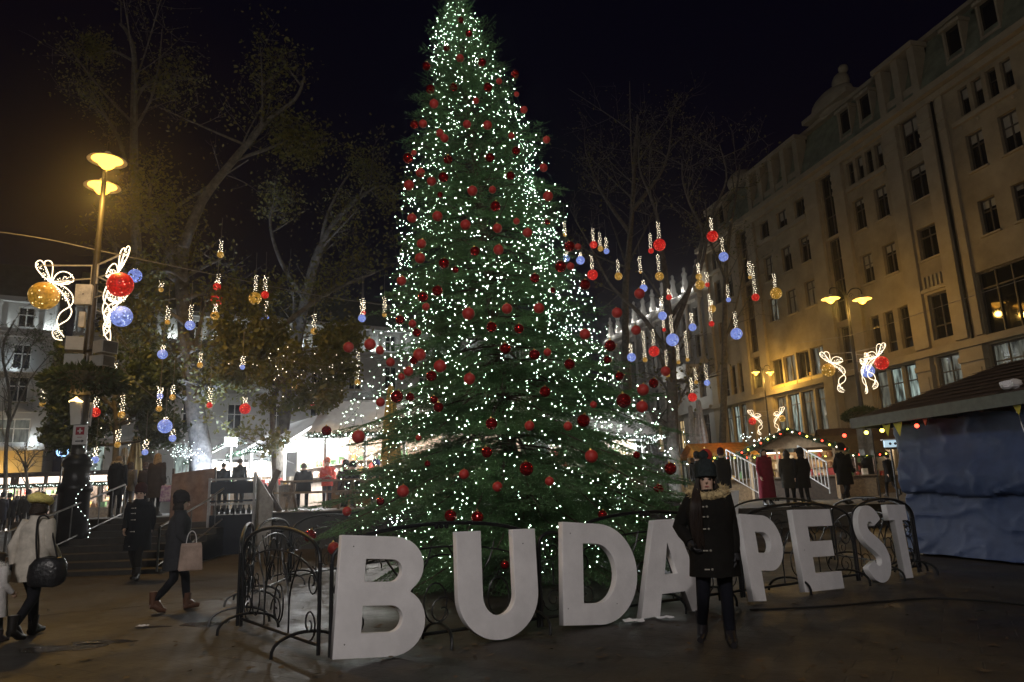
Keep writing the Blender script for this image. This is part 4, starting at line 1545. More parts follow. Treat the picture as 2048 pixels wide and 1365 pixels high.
tree('plane_tree', 'tall slim plane tree with a straight pale stem behind the left lamp bowls', [
    (B, .40, .06),
    (pp(30, (268, 215), (279, 187), (298, 165), (334, 147), (371, 157)), .10, .03),
    (pp(30, (266, 122), (228, 103), (199, 106), (184, 95)), .08, .02),
    (pp(30.5, (250, 330), (239, 282), (217, 242), (195, 205), (159, 147)), .12, .03)], 22, 3800, .075, M_LEAF, 1.1, 8, 3)
C = root(pp(31, (560, 900), (578, 780), (600, 650), (625, 540), (642, 494)))
tree('plane_tree', 'plane tree with arching bare limbs close to the left of the fir', [
    (C, .34, .20), (pp(31, (642, 494), (660, 458), (686, 425), (720, 395), (752, 374), (780, 378), (800, 400)), .17, .04),
    (pp(31, (640, 500), (655, 430), (690, 360), (720, 330)), .11, .03),
    (pp(31, (610, 600), (560, 520), (540, 440), (560, 380)), .13, .04)], 23, 3400, .08, M_LEAF, 1.0, 8, 3)
tree('plane_tree', 'low leafy plane bough spreading yellow leaves over the market tents', [
    (root(pp(25.5, (552, 1000), (548, 900), (545, 820), (560, 770), (600, 740))), .12, .08),
    (pp(25.5, (560, 770), (610, 745), (650, 735), (690, 750)), .07, .02), (pp(25.5, (560, 770), (520, 740), (480, 750), (450, 775)), .07, .02),
    (pp(25.5, (600, 740), (660, 700), (700, 690)), .05, .02), (pp(25.5, (560, 770), (500, 700), (470, 680)), .05, .02), (pp(25.5, (560, 770), (580, 800), (620, 800), (660, 790)), .05, .02), (pp(25.5, (560, 770), (530, 700), (545, 670)), .05, .02)], 24, 15000, .095, M_LEAF, .6, 9, 2, (1, 2))
Fp = pp(24, (232, 935), (232, 890))
fz = [Vector((Fp[0].x, Fp[0].y, TZ - .1)), P(233, 880, 24), P(228, 800, 24), P(225, 740, 24)]
tree('bushy_tree', 'dense bushy evergreen tree hung with small lights behind the left lamp post', [
    (fz, .14, .04), (pp(24, (230, 860), (180, 830), (120, 800)), .08, .02), (pp(24, (230, 850), (290, 820), (335, 780)), .08, .02),
    (pp(24, (229, 820), (170, 760), (130, 770)), .07, .02), (pp(24, (228, 800), (275, 750), (320, 760)), .07, .02), (pp(24, (231, 890), (160, 890), (110, 870)), .06, .02), (pp(24, (231, 890), (290, 880), (330, 860)), .06, .02)],
    25, 15000, .09, M_EVERG, .62, 10, 2, (0, 1, 2))
# right-hand trees: bare limbs behind the fir
D = root(pp(34, (1347, 905), (1345, 850), (1344, 780), (1342, 720), (1336, 620)), RZ)
tree('plane_tree', 'slender bare plane tree hung with light balls right of the fir', [
    (D, .36, .2), (pp(34, (1336, 620), (1328, 530), (1318, 480), (1314, 432), (1298, 386), (1280, 340), (1276, 270)), .18, .03),
    (pp(34, (1342, 720), (1290, 640), (1250, 600), (1217, 564), (1182, 495), (1150, 440)), .14, .03),
    (pp(34.5, (1340, 680), (1385, 560), (1405, 470), (1380, 409), (1366, 364), (1364, 320)), .14, .03),
    (pp(34.5, (1338, 640), (1400, 540), (1420, 440), (1453, 359), (1439, 290)), .12, .03),
    (pp(34, (1344, 800), (1320, 760), (1290, 745)), .08, .02), (pp(34, (1345, 840), (1370, 780), (1400, 740)), .08, .02)], 26, 700, .08, M_LEAF, 1.0, 8, 3)
E2 = root(pp(42, (1255, 900), (1255, 780), (1250, 600), (1262, 450), (1270, 320), (1275, 230)), RZ)
tree('plane_tree', 'tall dark bare tree rising behind the right shoulder of the fir', [(E2, .4, .06), (pp(42, (1262, 470), (1200, 380), (1170, 300)), .16, .03), (pp(42, (1266, 420), (1330, 330), (1345, 230)), .16, .03)], 27, 900, .08, M_LEAF, 1.2, 10, 3)
E3 = root(pp(44, (1445, 910), (1448, 780), (1450, 600), (1455, 500), (1470, 400), (1480, 330)), RZ)
tree('plane_tree', 'thin bare tree close to the far end of the stone building', [(E3, .3, .05), (pp(44, (1452, 560), (1420, 480), (1410, 400)), .12, .03)], 28, 600, .09, M_LEAF, 1.0, 8, 3)
E4 = root(pp(40, (10, 1000), (12, 900), (20, 800), (5, 700), (30, 640)), .6)
tree('bare_tree', 'small bare tree in front of the pale building at the left edge', [(E4, .14, .05), (pp(40, (14, 860), (60, 760), (110, 700)), .07, .02), (pp(40, (14, 830), (50, 720), (70, 680)), .06, .02)], 29, 500, .08, M_EVERG, .8, 9, 3)
E5 = root(pp(36, (55, 985), (52, 945), (50, 925)), .6)
tree('bare_tree', 'little bare tree above the kiosk roofs before the yellow lit wall', [(E5, .10, .05), (pp(36, (52, 940), (35, 905), (15, 890)), .05, .015), (pp(36, (52, 940), (70, 910), (95, 895)), .05, .015), (pp(36, (52, 935), (50, 905), (55, 885)), .05, .015)], 30, 0, .08, M_EVERG, .35, 8, 2)

# ------------------------------------------------------------------ light balls hung in the trees: px, py of ball, radius px, py of string top, colour
HANG = '''441 510 7 478 gold|270 552 14 537 blue|434 598 14 545 red|434 574 8 560 red|510 597 13 548 gold|530 590 8 550 red|532 643 11 600 blue|380 651 10 608 blue|430 632 9 605 gold|724 637 8 594 blue|727 626 5 600 red|769 630 5 592 gold|628 663 7 627 gold
325 709 10 690 blue|400 731 6 705 gold|485 735 5 712 blue|419 811 6 775 red|330 853 14 835 blue|345 877 7 858 blue|243 830 7 790 gold|190 825 10 785 red|318 818 6 780 gold|320 793 6 775 blue|490 818 11 795 red|625 803 9 780 red|85 808 6 770 gold
335 645 5 612 gold|322 580 5 560 gold|715 765 6 700 gold|190 920 7 895 blue|290 905 6 880 blue|235 890 6 860 gold|230 745 6 725 red|345 795 6 770 gold|660 690 6 665 gold|590 775 6 745 gold
1130 470 4 440 gold|1187 490 8 453 red|1201 498 6 462 gold|1213 503 6 473 blue|1161 521 9 505 blue|1185 550 11 508 red|1237 553 8 517 gold|1133 517 7 503 blue|1319 490 13 440 red|1302 502 6 465 red|1425 473 12 432 red|1447 514 10 472 blue|1319 553 9 506 gold
1400 570 10 527 gold|1398 554 7 525 gold|1415 570 5 543 red|1423 648 6 585 red|1424 618 8 600 gold|1457 600 5 567 blue|1473 668 12 622 blue|1338 595 6 577 red|1325 632 9 592 blue|1345 680 13 628 blue|1385 655 8 625 blue|1308 703 11 658 red|1263 715 9 688 blue|1414 766 6 728 blue
1385 795 9 755 red|1511 595 8 522 red|1552 587 12 545 gold|1287 577 8 560 blue|1281 545 3 510 gold|1500 555 4 520 gold|1328 660 4 640 red|1357 725 4 690 gold|1335 750 5 700 gold|1375 720 4 660 gold|1290 720 5 660 gold|1392 765 4 735 gold'''.replace('\n', '|').split('|')
HANG = [(float(a), float(b), float(c), float(d), e) for a, b, c, d, e in (h.split() for h in HANG)]
hb = {c: MB().ball((0, 0, 0), 1, 16, 10).mesh('light_ball', BALL_M[c], True) for c in BALL_M}
CW = {'gold': 'golden', 'red': 'red', 'blue': 'pale blue'}
cnt = {}
rh = random.Random(8)
for (px, py, r, ty, c) in sorted(HANG):
    left = px < 900
    Y = (25.2 if left else 31.5) + rh.uniform(-1.5, 1.5)
    if 150 < px < 350 and py > 700:
        Y = 22.2 + rh.uniform(-.4, .4)
    zone = 'trees left of the fir' if left else 'trees right of the fir'
    i = cnt.get((c, zone), 0)
    cnt[(c, zone)] = i + 1
    p = P(px, py, Y)
    t = thing('hanging_light_ball', f'{ordinal(i)} {CW[c]} light ball from the left in the {zone}', 'light ball', p, rh.uniform(0, 3), 'light balls hanging in the trees')
    rr_ = r * Y / F_PX
    o = put('light_ball', hb[c], t)
    o.scale = (rr_,) * 3
    Ls = (py - ty) * Y / F_PX
    nb = int(8 + Ls * 26)
    pts = []
    for k in range(nb):
        u_ = k / (nb - 1)
        a = k * 1.9
        w = .035 + .05 * rh.random()
        pts.append((w * cos(a), w * sin(a), rr_ * .7 + u_ * (Ls - rr_ * .7)))
    MB().tube([(0, 0, rr_ * .8), (0, 0, Ls + .9)], .008, 4).build('cord', M_WIRE, t)
    bulbs('bulb', pts, np.random.default_rng(int(px)).uniform(.009, .019, nb), M_WARMB, t)

# loose twinkle lights among the left branches
for (cx, cy_, n_, sx_, sy_, lb) in ((280, 830, 60, 60, 70, 'scatter of tiny warm lights in the bushy tree behind the left lamp post'), (600, 740, 60, 90, 50, 'scatter of tiny warm lights in the leafy bough over the tents'), (370, 905, 90, 24, 14, 'cluster of tiny white lights round the foot of the floodlit plane trunk')):
    c0 = P(cx, cy_, 24.5 if cy_ < 900 else 25.8)
    t = thing('fairy_light_string', lb, 'fairy lights', c0)
    pts = [(rh.gauss(0, 1) * sx_ * .0165 * .7, rh.gauss(0, .5), rh.gauss(0, 1) * sy_ * .0165 * .6) for k in range(n_)]
    MB().tube(pts, .003, 3).build('wire', M_WIRE, t)
    bulbs('bulb', pts, np.random.default_rng(n_).uniform(.009, .02, n_), M_WARMB if cy_ < 900 else M_COOLB, t)

# cables
for pts_, lb in (((P(-60, 458, 17), P(40, 470, 17.8), P(120, 484, 18.5), P(192, 500, 18.95), P(300, 523, 20), P(480, 560, 23), P(640, 592, 26), P(780, 612, 29)), 'long steel cable slung across the left trees from the lamp post'),
                 ((P(205, 705, 18.9), P(240, 735, 19.5), P(275, 768, 20.2), P(312, 797, 21)), 'short thin guy wire running down from the left lamp post'),
                 ((P(1585, 688, 52), P(1640, 680, 45), P(1696, 672, 38), P(1760, 654, 36), P(1900, 607, 34), P(2070, 552, 32)), 'thin cable strung across the street to the stone building')):
    tag(MB().tube(spline(pts_, 5), .016, 5).build('overhead_cable', M_WIRE), lb, 'cable')
MB_ = None

# ------------------------------------------------------------------ market stalls
M_ROOFW = M_CANVAS
M_GOODS = [mat('goods_red', (.45, .05, .04), .5), mat('goods_ochre', (.5, .32, .1), .6), mat('goods_green', (.1, .2, .08), .6), mat('goods_white', (.7, .68, .62), .6), mat('goods_brown', (.2, .1, .05), .6)]
M_PANELW = mat('white_panel', (.72, .72, .72), .6, var=.05)
M_SIGNLIT = em('lit_sign_panel', (1.0, .78, .62), 2.2, False)


def stall(label, p, ang, L, D, he, hr, roofm, wallm, gable=False, lamps=3, power=120, lcol=(1, .97, .92), over=.45, counter=True, garland=True, posts=4, fascia=None, bulbset=None, seed=0, signs=0, tube=None):
    r = random.Random(seed)
    t = thing('market_stall', label, 'market stall', p, ang)
    o_ = over
    for k in range(posts):
        x = .06 + (L - .12) * k / (posts - 1)
        MB().box2((x - .05, .0, 0), (x + .05, .10, he - .02)).build('post', wallm if wallm is not M_PANELW else M_PANELW, t)
    for k in range(2):
        x = .06 + (L - .12) * k
        MB().box2((x - .05, D - .1, 0), (x + .05, D, he - .02)).build('post', wallm, t)
    MB().box2((.12, D - .06, 0), (L - .12, D - .02, he - .03)).build('back_wall', mat('stall_back', (.36, .27, .20), .7, var=.3, scale=2) if wallm is M_PANELW else wallm, t)
    th = .03
    if gable:                     # ridge runs front to back, gable faces the front
        for s in (0, 1):
            a = (-o_ if s == 0 else L + o_)
            zz = he - .12
            v = [(a, -o_, zz), (L / 2, -o_, hr), (L / 2, D + o_, hr), (a, D + o_, zz)]
            MB().add(v + [(x, y, z_ - th) for x, y, z_ in v], [(0, 1, 2, 3), (7, 6, 5, 4), (0, 4, 5, 1), (1, 5, 6, 2), (2, 6, 7, 3), (3, 7, 4, 0)]).build('roof', roofm, t)
        gz = he + (hr - he) * .9
        MB().add([(.1, .0, he), (L - .1, .0, he), (L / 2, .0, gz), (.1, .04, he), (L - .1, .04, he), (L / 2, .04, gz)], [(0, 1, 2), (3, 5, 4), (0, 3, 4, 1), (1, 4, 5, 2), (2, 5, 3, 0)]).build('gable', wallm, t)
        edge = [(-o_, -o_ - .02, he - .12), (L / 2, -o_ - .02, hr), (L + o_, -o_ - .02, he - .12)]
    else:
        for (y0, y1, z0, z1) in ((-o_, D / 2, he - .1, hr), (D / 2, D + o_, hr, he - .1)):
            v = [(-o_, y0, z0), (L + o_, y0, z0), (L + o_, y1, z1), (-o_, y1, z1)]
            MB().add(v + [(x, y, z_ - th) for x, y, z_ in v], [(0, 1, 2, 3), (7, 6, 5, 4), (0, 4, 5, 1), (1, 5, 6, 2), (2, 6, 7, 3), (3, 7, 4, 0)]).build('roof', roofm, t)
        for x in (0, L):
            MB().add([(x - .02, 0, he - .0), (x - .02, D, he), (x - .02, D / 2, hr - .06), (x + .02, 0, he), (x + .02, D, he), (x + .02, D / 2, hr - .06)], [(0, 1, 2), (3, 5, 4), (0, 3, 4, 1), (1, 4, 5, 2), (2, 5, 3, 0)]).build('gable', roofm, t)
        edge = [(-o_, -o_ - .02, he - .1), (L + o_, -o_ - .02, he - .1)]
    fb = MB()
    for i in range(len(edge) - 1):
        fb.beam(Vector(edge[i]) - Vector((0, 0, .09)), Vector(edge[i + 1]) - Vector((0, 0, .09)), .03, .2)
    fb.build('fascia', fascia or wallm, t)
    if counter:
        MB().box2((.12, -.28, .92), (L - .12, .22, .97)).build('counter', M_WOOD, t)
        MB().box2((.13, -.02, 0), (L - .13, .03, .915)).build('front_panel', fascia or M_WOOD, t)
        for zs in (1.35, 1.8):
            sh = MB().box2((.2, D - .42, zs), (L - .2, D - .07, zs + .035)).build('shelf', M_WOOD, t)
        x = .3
        k = 0
        while x < L - .45:
            w = r.uniform(.14, .4)
            for (zs, y) in ((.975, -.1), (1.387, D - .26), (1.838, D - .26)):
                h = r.uniform(.12, .34)
                mm = r.choice(M_GOODS)
                g = MB()
                if r.random() < .5:
                    g.box((x + w / 2, y, zs + h / 2), (w * .85, .24, h))
                else:
                    g.lathe([(w * .3, 0), (w * .38, h * .3), (w * .36, h * .7), (w * .15, h * .85), (w * .15, h)], 8, (x + w / 2, y, zs))
                g.build('goods', mm, t)
            x += w + r.uniform(.05, .25)
    if garland:
        pts = []
        for i in range(len(edge) - 1):
            a, b = Vector(edge[i]), Vector(edge[i + 1])
            n_ = max(3, int((b - a).length / .1))
            for j in range(n_ + 1):
                u_ = j / n_
                pts.append(a.lerp(b, u_) - Vector((0, .05, .06 + .05 * abs(sin(u_ * pi * 5)))))
        P_ = np.array([tuple(v) for v in pts])
        rr = np.random.default_rng(seed + 3)
        q = np.repeat(P_, 26, 0) + rr.normal(0, .055, (len(P_) * 26, 3))
        leaves('garland', q, .045, M_GARL, t, seed)
        m_ = bulbset or [M_COOLB]
        for i, bm_ in enumerate(m_):
            sel = P_[i::len(m_)] if bulbset is None else P_[i * 3::len(m_) * 3]
            bulbs('garland_bulb', sel + rr.normal(0, .03 if bulbset is None else .01, sel.shape) - np.array([0, .07, 0]), .022 if bulbset is None else .045, bm_, t)
    for k in range(signs):
        w = L / signs
        MB().box2((k * w + .12, -o_ - .07, he - .05), ((k + 1) * w - .12, -o_ - .04, he + .3)).build('sign_panel', M_SIGNLIT, t)
    for k in range(lamps):
        x = L * (k + .5) / lamps
        MB().box2((x - .35, D * .35 - .04, he - .14), (x + .35, D * .35 + .04, he - .08)).build('tube_lamp', tube or em('tube_lamp', (1, .98, .95), 14, False), t)
        light('lamp_light', (x, D * .35, he - .32), power, lcol, .15, t)
        light('lamp_light', (x, D * .4, he + .12), power * 2.4, lcol, .1, t)
    return t


stall('long white market tent fronting the terrace, garland along its eave, left of the fir', (-6.9, 25.7, TZ), 0, 7.2, 3.4, 2.75, 4.05, M_CANVAS, M_PANELW, lamps=4, power=110, seed=1, posts=6)
stall('white market tent receding to the left behind the picnic tables', (-13.4, 34.9, TZ), atan2(-.82, .57), 8.6, 3.0, 2.75, 3.9, M_CANVAS, M_PANELW, lamps=4, power=190, lcol=(.95, .98, 1), seed=2, posts=6)
stall('small white gabled tent farthest left beside the floodlit plane trunk', (-17.6, 39.5, TZ), .15, 4.2, 3.2, 2.7, 3.9, M_CANVAS, M_PANELW, gable=True, lamps=2, power=650, lcol=(.9, .97, 1), seed=3)
stall('white market tent half hidden behind the lower branches of the fir', (1.2, 28.6, TZ), -.06, 3.9, 3.0, 2.5, 3.5, M_CANVAS, M_PANELW, lamps=2, power=420, lcol=(.88, .96, 1), seed=4)
for i in range(2):
    stall(f'timber kiosk with lit sign panels at the left edge, {ORD[i]} from the left', (-31.4 + i * 3.3, 40.5 + i * .3, .6), .08, 3.1, 2.4, 2.45, 3.1, M_ROOFB, M_DARKWOOD, lamps=2, power=170, lcol=(1, .93, .82), seed=5 + i, signs=2, garland=True, over=.3)
stall('timber kiosk with lit sign panel just left of the lamp post', (-24.7, 41.2, .6), .08, 3.0, 2.4, 2.45, 3.1, M_ROOFB, M_DARKWOOD, lamps=2, power=170, lcol=(1, .93, .82), seed=8, signs=1, over=.3)
CB = [M_WARMB, M_REDB, M_YELB]
stall('timber market hut with red and yellow bulbs along its gable, right of the fir', tuple(P(1500, 950, 31.5).to_2d()) + (RZ,), -.42, 3.5, 3.6, 2.15, 3.0, M_ROOFB, mat('hut_boards', (.45, .32, .2), .7, var=.2), gable=True, lamps=2, power=26, lcol=(1, .78, .5), seed=9, bulbset=CB, fascia=M_DARKWOOD, tube=em('tube_warm', (1, .8, .55), 5, False))
stall('market hut with an orange canvas awning beside the white railing', tuple(P(1412, 950, 33).to_2d()) + (RZ,), .1, 2.2, 2.4, 2.1, 2.7, mat('orange_canvas', (.55, .26, .03), .8, trans=.4), M_DARKWOOD, lamps=1, power=36, lcol=(1, .72, .3), seed=10, bulbset=CB, over=.35, tube=em('tube_warm', (1, .8, .55), 5, False))
stall('dim timber hut with white lit goods left of the dark lamp base', tuple(P(1640, 950, 34).to_2d()) + (RZ,), -.1, 2.6, 2.6, 2.05, 2.9, M_ROOFB, M_DARKWOOD, lamps=1, power=34, lcol=(1, .82, .7), seed=11, bulbset=CB, over=.4, tube=em('tube_warm', (1, .8, .55), 5, False))
stall('long dark roofed hut under the stone building, behind the lamp base', (18.8, 42.5, RZ), -.15, 6.4, 3, 2.7, 3.9, M_ROOFB, M_DARKWOOD, lamps=1, power=14, lcol=(1, .8, .6), seed=12, garland=False, over=.5, tube=em('tube_warm', (1, .8, .55), 5, False))
# glaring floodlight among the tents
p = P(462, 884, 33.0)
t = thing('floodlight', 'glaring white floodlight on a pole among the left tents', 'floodlight', (p.x, p.y, TZ))
MB().tube([(0, .1, 0), (0, .1, p.z - TZ)], .035, 8).build('pole', M_STEEL, t)
MB().box((0, .06, p.z - TZ), (.6, .12, .42)).build('housing', M_STEEL, t)
MB().box((0, -.012, p.z - TZ), (.54, .02, .36)).build('lamp_face', em('flood_face', (.92, .97, 1.0), 60), t)
light('lamp_light', (0, -.4, p.z - TZ), 420, (.88, .95, 1), .2, t)
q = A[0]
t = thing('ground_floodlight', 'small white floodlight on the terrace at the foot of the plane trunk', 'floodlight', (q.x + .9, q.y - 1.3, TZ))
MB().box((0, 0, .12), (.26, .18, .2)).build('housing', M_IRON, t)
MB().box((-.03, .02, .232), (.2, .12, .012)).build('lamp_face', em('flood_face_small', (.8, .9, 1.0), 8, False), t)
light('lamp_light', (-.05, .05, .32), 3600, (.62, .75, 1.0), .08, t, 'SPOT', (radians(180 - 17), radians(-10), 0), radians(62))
# string of small lights along the terrace behind the huts
for (x0, x1, y_, yp, lb) in ((1480, 1620, 52, 868, 'string of small cool lights along the balcony under the stone building'), (1225, 1330, 46, 880, 'string of cold white lights glimpsed between the fir and the slender bare tree')):
    a, b = P(x0, yp + 4, y_), P(x1, yp - 8, y_)
    t = thing('fairy_light_string', lb, 'fairy lights', a)
    pts = [tuple((b - a) * (k / 60) + Vector((0, rh.gauss(0, .1), rh.gauss(0, .14) - .5 * sin(pi * k / 60)))) for k in range(61)]
    MB().tube(pts, .008, 3).build('wire', M_WIRE, t)
    bulbs('bulb', pts, np.random.default_rng(3).uniform(.025, .05, 61), M_COOLB, t)


# closed parasols and a furled white flag
def parasol(label, px, Y, z0, ztop, m, r0, closed_from):
    p = P(px, 900, Y)
    t = thing('closed_parasol', label, 'parasol', (p.x, p.y, z0))
    MB().tube([(0, 0, 0), (0, 0, ztop)], .03, 8).build('pole', M_WOOD, t)
    MB().box((0, 0, .04), (.5, .5, .08)).build('foot', M_STONE, t)
    prof = [(.03, ztop + .02), (.09, ztop - .05), (r0 * .75, ztop - (ztop - closed_from) * .45), (r0 * 1.0, closed_from + .35), (r0 * .75, closed_from + .1), (r0 * .95, closed_from)]
    MB().lathe(prof[::-1], 40, wob=lambda a, z: 1 + .22 * cos(8 * a + z * .8)).build('canopy', m, t, True)
    return t


parasol('tall closed mustard parasol between the fir and the white tent', 782, 23.5, TZ, P(782, 772, 23.5).z - TZ, mat('mustard_canvas', (.46, .34, .10), .85, var=.15, scale=5), .30, 1.2)
parasol('closed cream parasol behind the people at the top of the steps', 271, 26, TZ, P(271, 872, 26).z - TZ, M_BEIGE, .26, .9)
parasol('smaller closed pale parasol left of the cream one', 250, 26.5, TZ, P(250, 897, 26.5).z - TZ, mat('pale_canvas', (.42, .38, .32), .85), .22, .9)
parasol('tall furled white canopy right of the slender bare tree', 1405, 36, RZ, P(1405, 800, 36).z - RZ, mat('furled_white', (.62, .6, .56), .85), .36, .9)
parasol('shorter furled white canopy beside the tall furled one', 1388, 37, RZ, P(1386, 812, 37).z - RZ, mat('furled_white', (.62, .6, .56), .85), .22, 1.0)

# ------------------------------------------------------------------ terrace furniture
def picnic_table(label, p, ang, L=2.3):
    t = thing('picnic_table', label, 'picnic table', p, ang, 'picnic tables on the terrace')
    for k in range(4):
        MB().box2((0, -.40 + k * .205, .84), (L, -.40 + k * .205 + .19, .885)).build('plank', M_WOOD, t)
    for s in (-1, 1):
        for k in range(2):
            y0 = s * .78 + (k - .5) * .17
            MB().box2((-.05, y0 - .078, .50), (L + .05, y0 + .078, .545)).build('bench_plank', M_WOOD, t)
    for x in (.25, L - .25):
        q = MB()
        q.beam((x, -.62, 0), (x, .30, .835), .07, .12)
        q.beam((x + .075, .62, 0), (x + .075, -.30, .835), .07, .12)
        q.build('crossed_legs', M_WOOD, t)
        MB().box2((x - .12, -.86, .42), (x - .04, .86, .495)).build('bench_beam', M_WOOD, t)
    return t


pt = P(548, 1015, 21.6)
picnic_table('weathered picnic table nearest the dark barrier on the terrace', (pt.x + .1, 22.0, TZ + .035), .12)
pt = P(660, 1015, 22.5)
picnic_table('weathered picnic table with people behind it, left of the lower fir branches', (pt.x, 23.0, TZ + .035), .05, 2.5)
picnic_table('weathered picnic table mostly hidden behind the fir', (-1.9, 23.4, TZ + .035), .0, 2.3)
t = thing('trestle', 'bold dark crossed timber trestle at the terrace edge beside the tables', 'trestle', (P(540, 1010, 20.9).x, 20.9, TZ + .035), .1)
MB().beam((-.28, 0, .0), (.22, 0, 1.18), .10, .16).build('leg', M_DARKWOOD, t)
MB().beam((.26, .11, 0), (-.22, .11, .75), .10, .16).build('leg', M_DARKWOOD, t)
t = thing('ramp_board', 'grey slanted end board beside the black barrier', 'board', (P(512, 1060, 20.0).x, 20.05, .2), 0)
MB().add([(-.1, 0, 0), (.35, 0, 0), (.42, 0, 1.35), (-.08, 0, 2.1), (-.1, .06, 0), (.35, .06, 0), (.42, .06, 1.35), (-.08, .06, 2.1)], [(0, 1, 2, 3), (7, 6, 5, 4), (0, 4, 5, 1), (1, 5, 6, 2), (2, 6, 7, 3), (3, 7, 4, 0)]).build('board', mat('grey_board', (.30, .29, .28), .6), t)
MB().box2((-.14, -.02, 0), (-.07, .08, 2.15)).build('post', M_STEEL, t)
# black barrier / serving stand
a, b = P(410, 1110, 19.6), P(506, 1112, 19.6)
Wd = b.x - a.x
t = thing('serving_stand', 'black steel stand with rails and a solid lower panel at the foot of the terrace', 'stand', (a.x, 19.6, .15))
M_NAVY = mat('navy_panel', (.008, .010, .018), .6, spec=.2)
MB().box2((0.0, 0, .02), (Wd, .05, 1.06)).build('lower_panel', M_NAVY, t)
for z_ in (1.32, 1.40, 1.98):
    MB().box2((0, -.02, z_), (Wd, .05, z_ + .05)).build('rail', M_STEEL if z_ != 1.40 else M_NAVY, t)
MB().box2((0, .0, 1.62), (Wd, .04, 1.94)).build('upper_panel', M_NAVY, t)
for k in range(2):
    MB().box2((k * (Wd - .06), -.03, 0), (k * (Wd - .06) + .06, .06, 2.05)).build('post', M_STEEL, t)
for k in range(7):
    x_ = .2 + k * (Wd - .4) / 6
    MB().lathe([(.05, 1.075), (.055, 1.12), (.05, 1.2), (.02, 1.25), (.022, 1.31)], 8, (x_, .1, 0)).build('bottle', M_GLASS, t)
# canvas banner
a, b = P(343, 948, 20.2), P(413, 1030, 19.9)
t = thing('canvas_banner', 'rust brown canvas banner panel right of the steps', 'banner', (a.x, 20.25, 0))
bw = b.x - a.x
nx, nz = 16, 12
v = [(i / nx * bw, .03 * sin(i * .9) + .03 * noise.noise(Vector((i * .3, j * .4, 1))), 1.05 + (j / nz) * (a.z - 1.05 + .12 * i / nx)) for j in range(nz + 1) for i in range(nx + 1)]
fcs = [(j * (nx + 1) + i, j * (nx + 1) + i + 1, (j + 1) * (nx + 1) + i + 1, (j + 1) * (nx + 1) + i) for j in range(nz) for i in range(nx)]
q = MB().add(v, fcs)
q.add([(x, y + .02, z_) for x, y, z_ in v], [f[::-1] for f in fcs])
q.build('banner_cloth', mat('rust_canvas', (.26, .17, .125), .85, var=.45, scale=3.6, col2=(.15, .085, .06)), t, True)
for k in (0, 1):
    MB().box2((k * bw - .03, .05, .2), (k * bw + .03, .11, a.z + .15)).build('post', M_DARKWOOD, t)


def railing(label, pts, h, m, nb, lower=None):
    p0 = Vector(pts[0])
    t = thing('stair_railing', label, 'railing', p0)
    q = [Vector(p) - p0 for p in pts]
    MB().tube([v + Vector((0, 0, h)) for v in q], .028, 8).build('handrail', m, t, True)
    MB().tube([v + Vector((0, 0, .14)) for v in q], .02, 6).build('lower_rail', m, t, True)
    for k in range(nb):
        u_ = k / (nb - 1) * (len(q) - 1)
        i = min(int(u_), len(q) - 2)
        b_ = q[i].lerp(q[i + 1], u_ - i)
        big_ = k in (0, nb - 1)
        MB().tube([b_ + Vector((0, 0, 0 if big_ else .14)), b_ + Vector((0, 0, h))], .026 if big_ else .016, 6).build('newel' if big_ else 'baluster', m, t)
    return t


M_RAIL = mat('galvanised_rail', (.16, .155, .15), .4, .7)
railing('shiny steel handrail up the left edge of the steps by the lamp post', [(-11.35, 16.2, .1), (-11.35, 18.5, .63), (-11.35, 20.9, TZ)], .95, M_RAIL, 9)
railing('shiny steel handrail on the right edge of the steps by the banner', [(-7.95, 16.2, .1), (-7.95, 18.5, .63), (-7.95, 20.4, TZ)], .95, M_RAIL, 4)
a, b = P(1462, 1000, 26), P(1520, 1000, 24.5)
railing('white stair railing with slim balusters left of the person in the long red coat', [(a.x, 26, RZ + .9), (b.x, 24.5, RZ + .25)], 1.05, mat('white_rail', (.72, .72, .72), .5), 9)
a, b = P(1608, 1000, 26), P(1662, 1000, 24.5)
railing('white stair railing between the couple and the fur hooded person', [(a.x, 26, RZ + .95), (b.x, 24.5, RZ + .3)], 1.05, mat('white_rail', (.72, .72, .72), .5), 9)
# white board glimpsed behind the woman
wb = P(1372, 1020, 19.5)
t = thing('white_board', 'white tapering board standing behind the woman in the bobble hat', 'board', (wb.x, 19.6, ground_z(19.6)), .1)
zt = P(1372, 985, 19.5).z - ground_z(19.6)
MB().add([(.1, 0, .3), (1.42, 0, .3), (1.55, 0, zt), (-.2, 0, zt), (.1, .06, .3), (1.42, .06, .3), (1.55, .06, zt), (-.2, .06, zt)], [(0, 1, 2, 3), (7, 6, 5, 4), (0, 4, 5, 1), (1, 5, 6, 2), (2, 6, 7, 3), (3, 7, 4, 0)]).build('panel', M_WHITE, t)
MB().box2((.2, .02, 0), (.3, .05, .35)).build('leg', M_DARKWOOD, t)
MB().box2((1.2, .02, 0), (1.3, .05, .35)).build('leg', M_DARKWOOD, t)
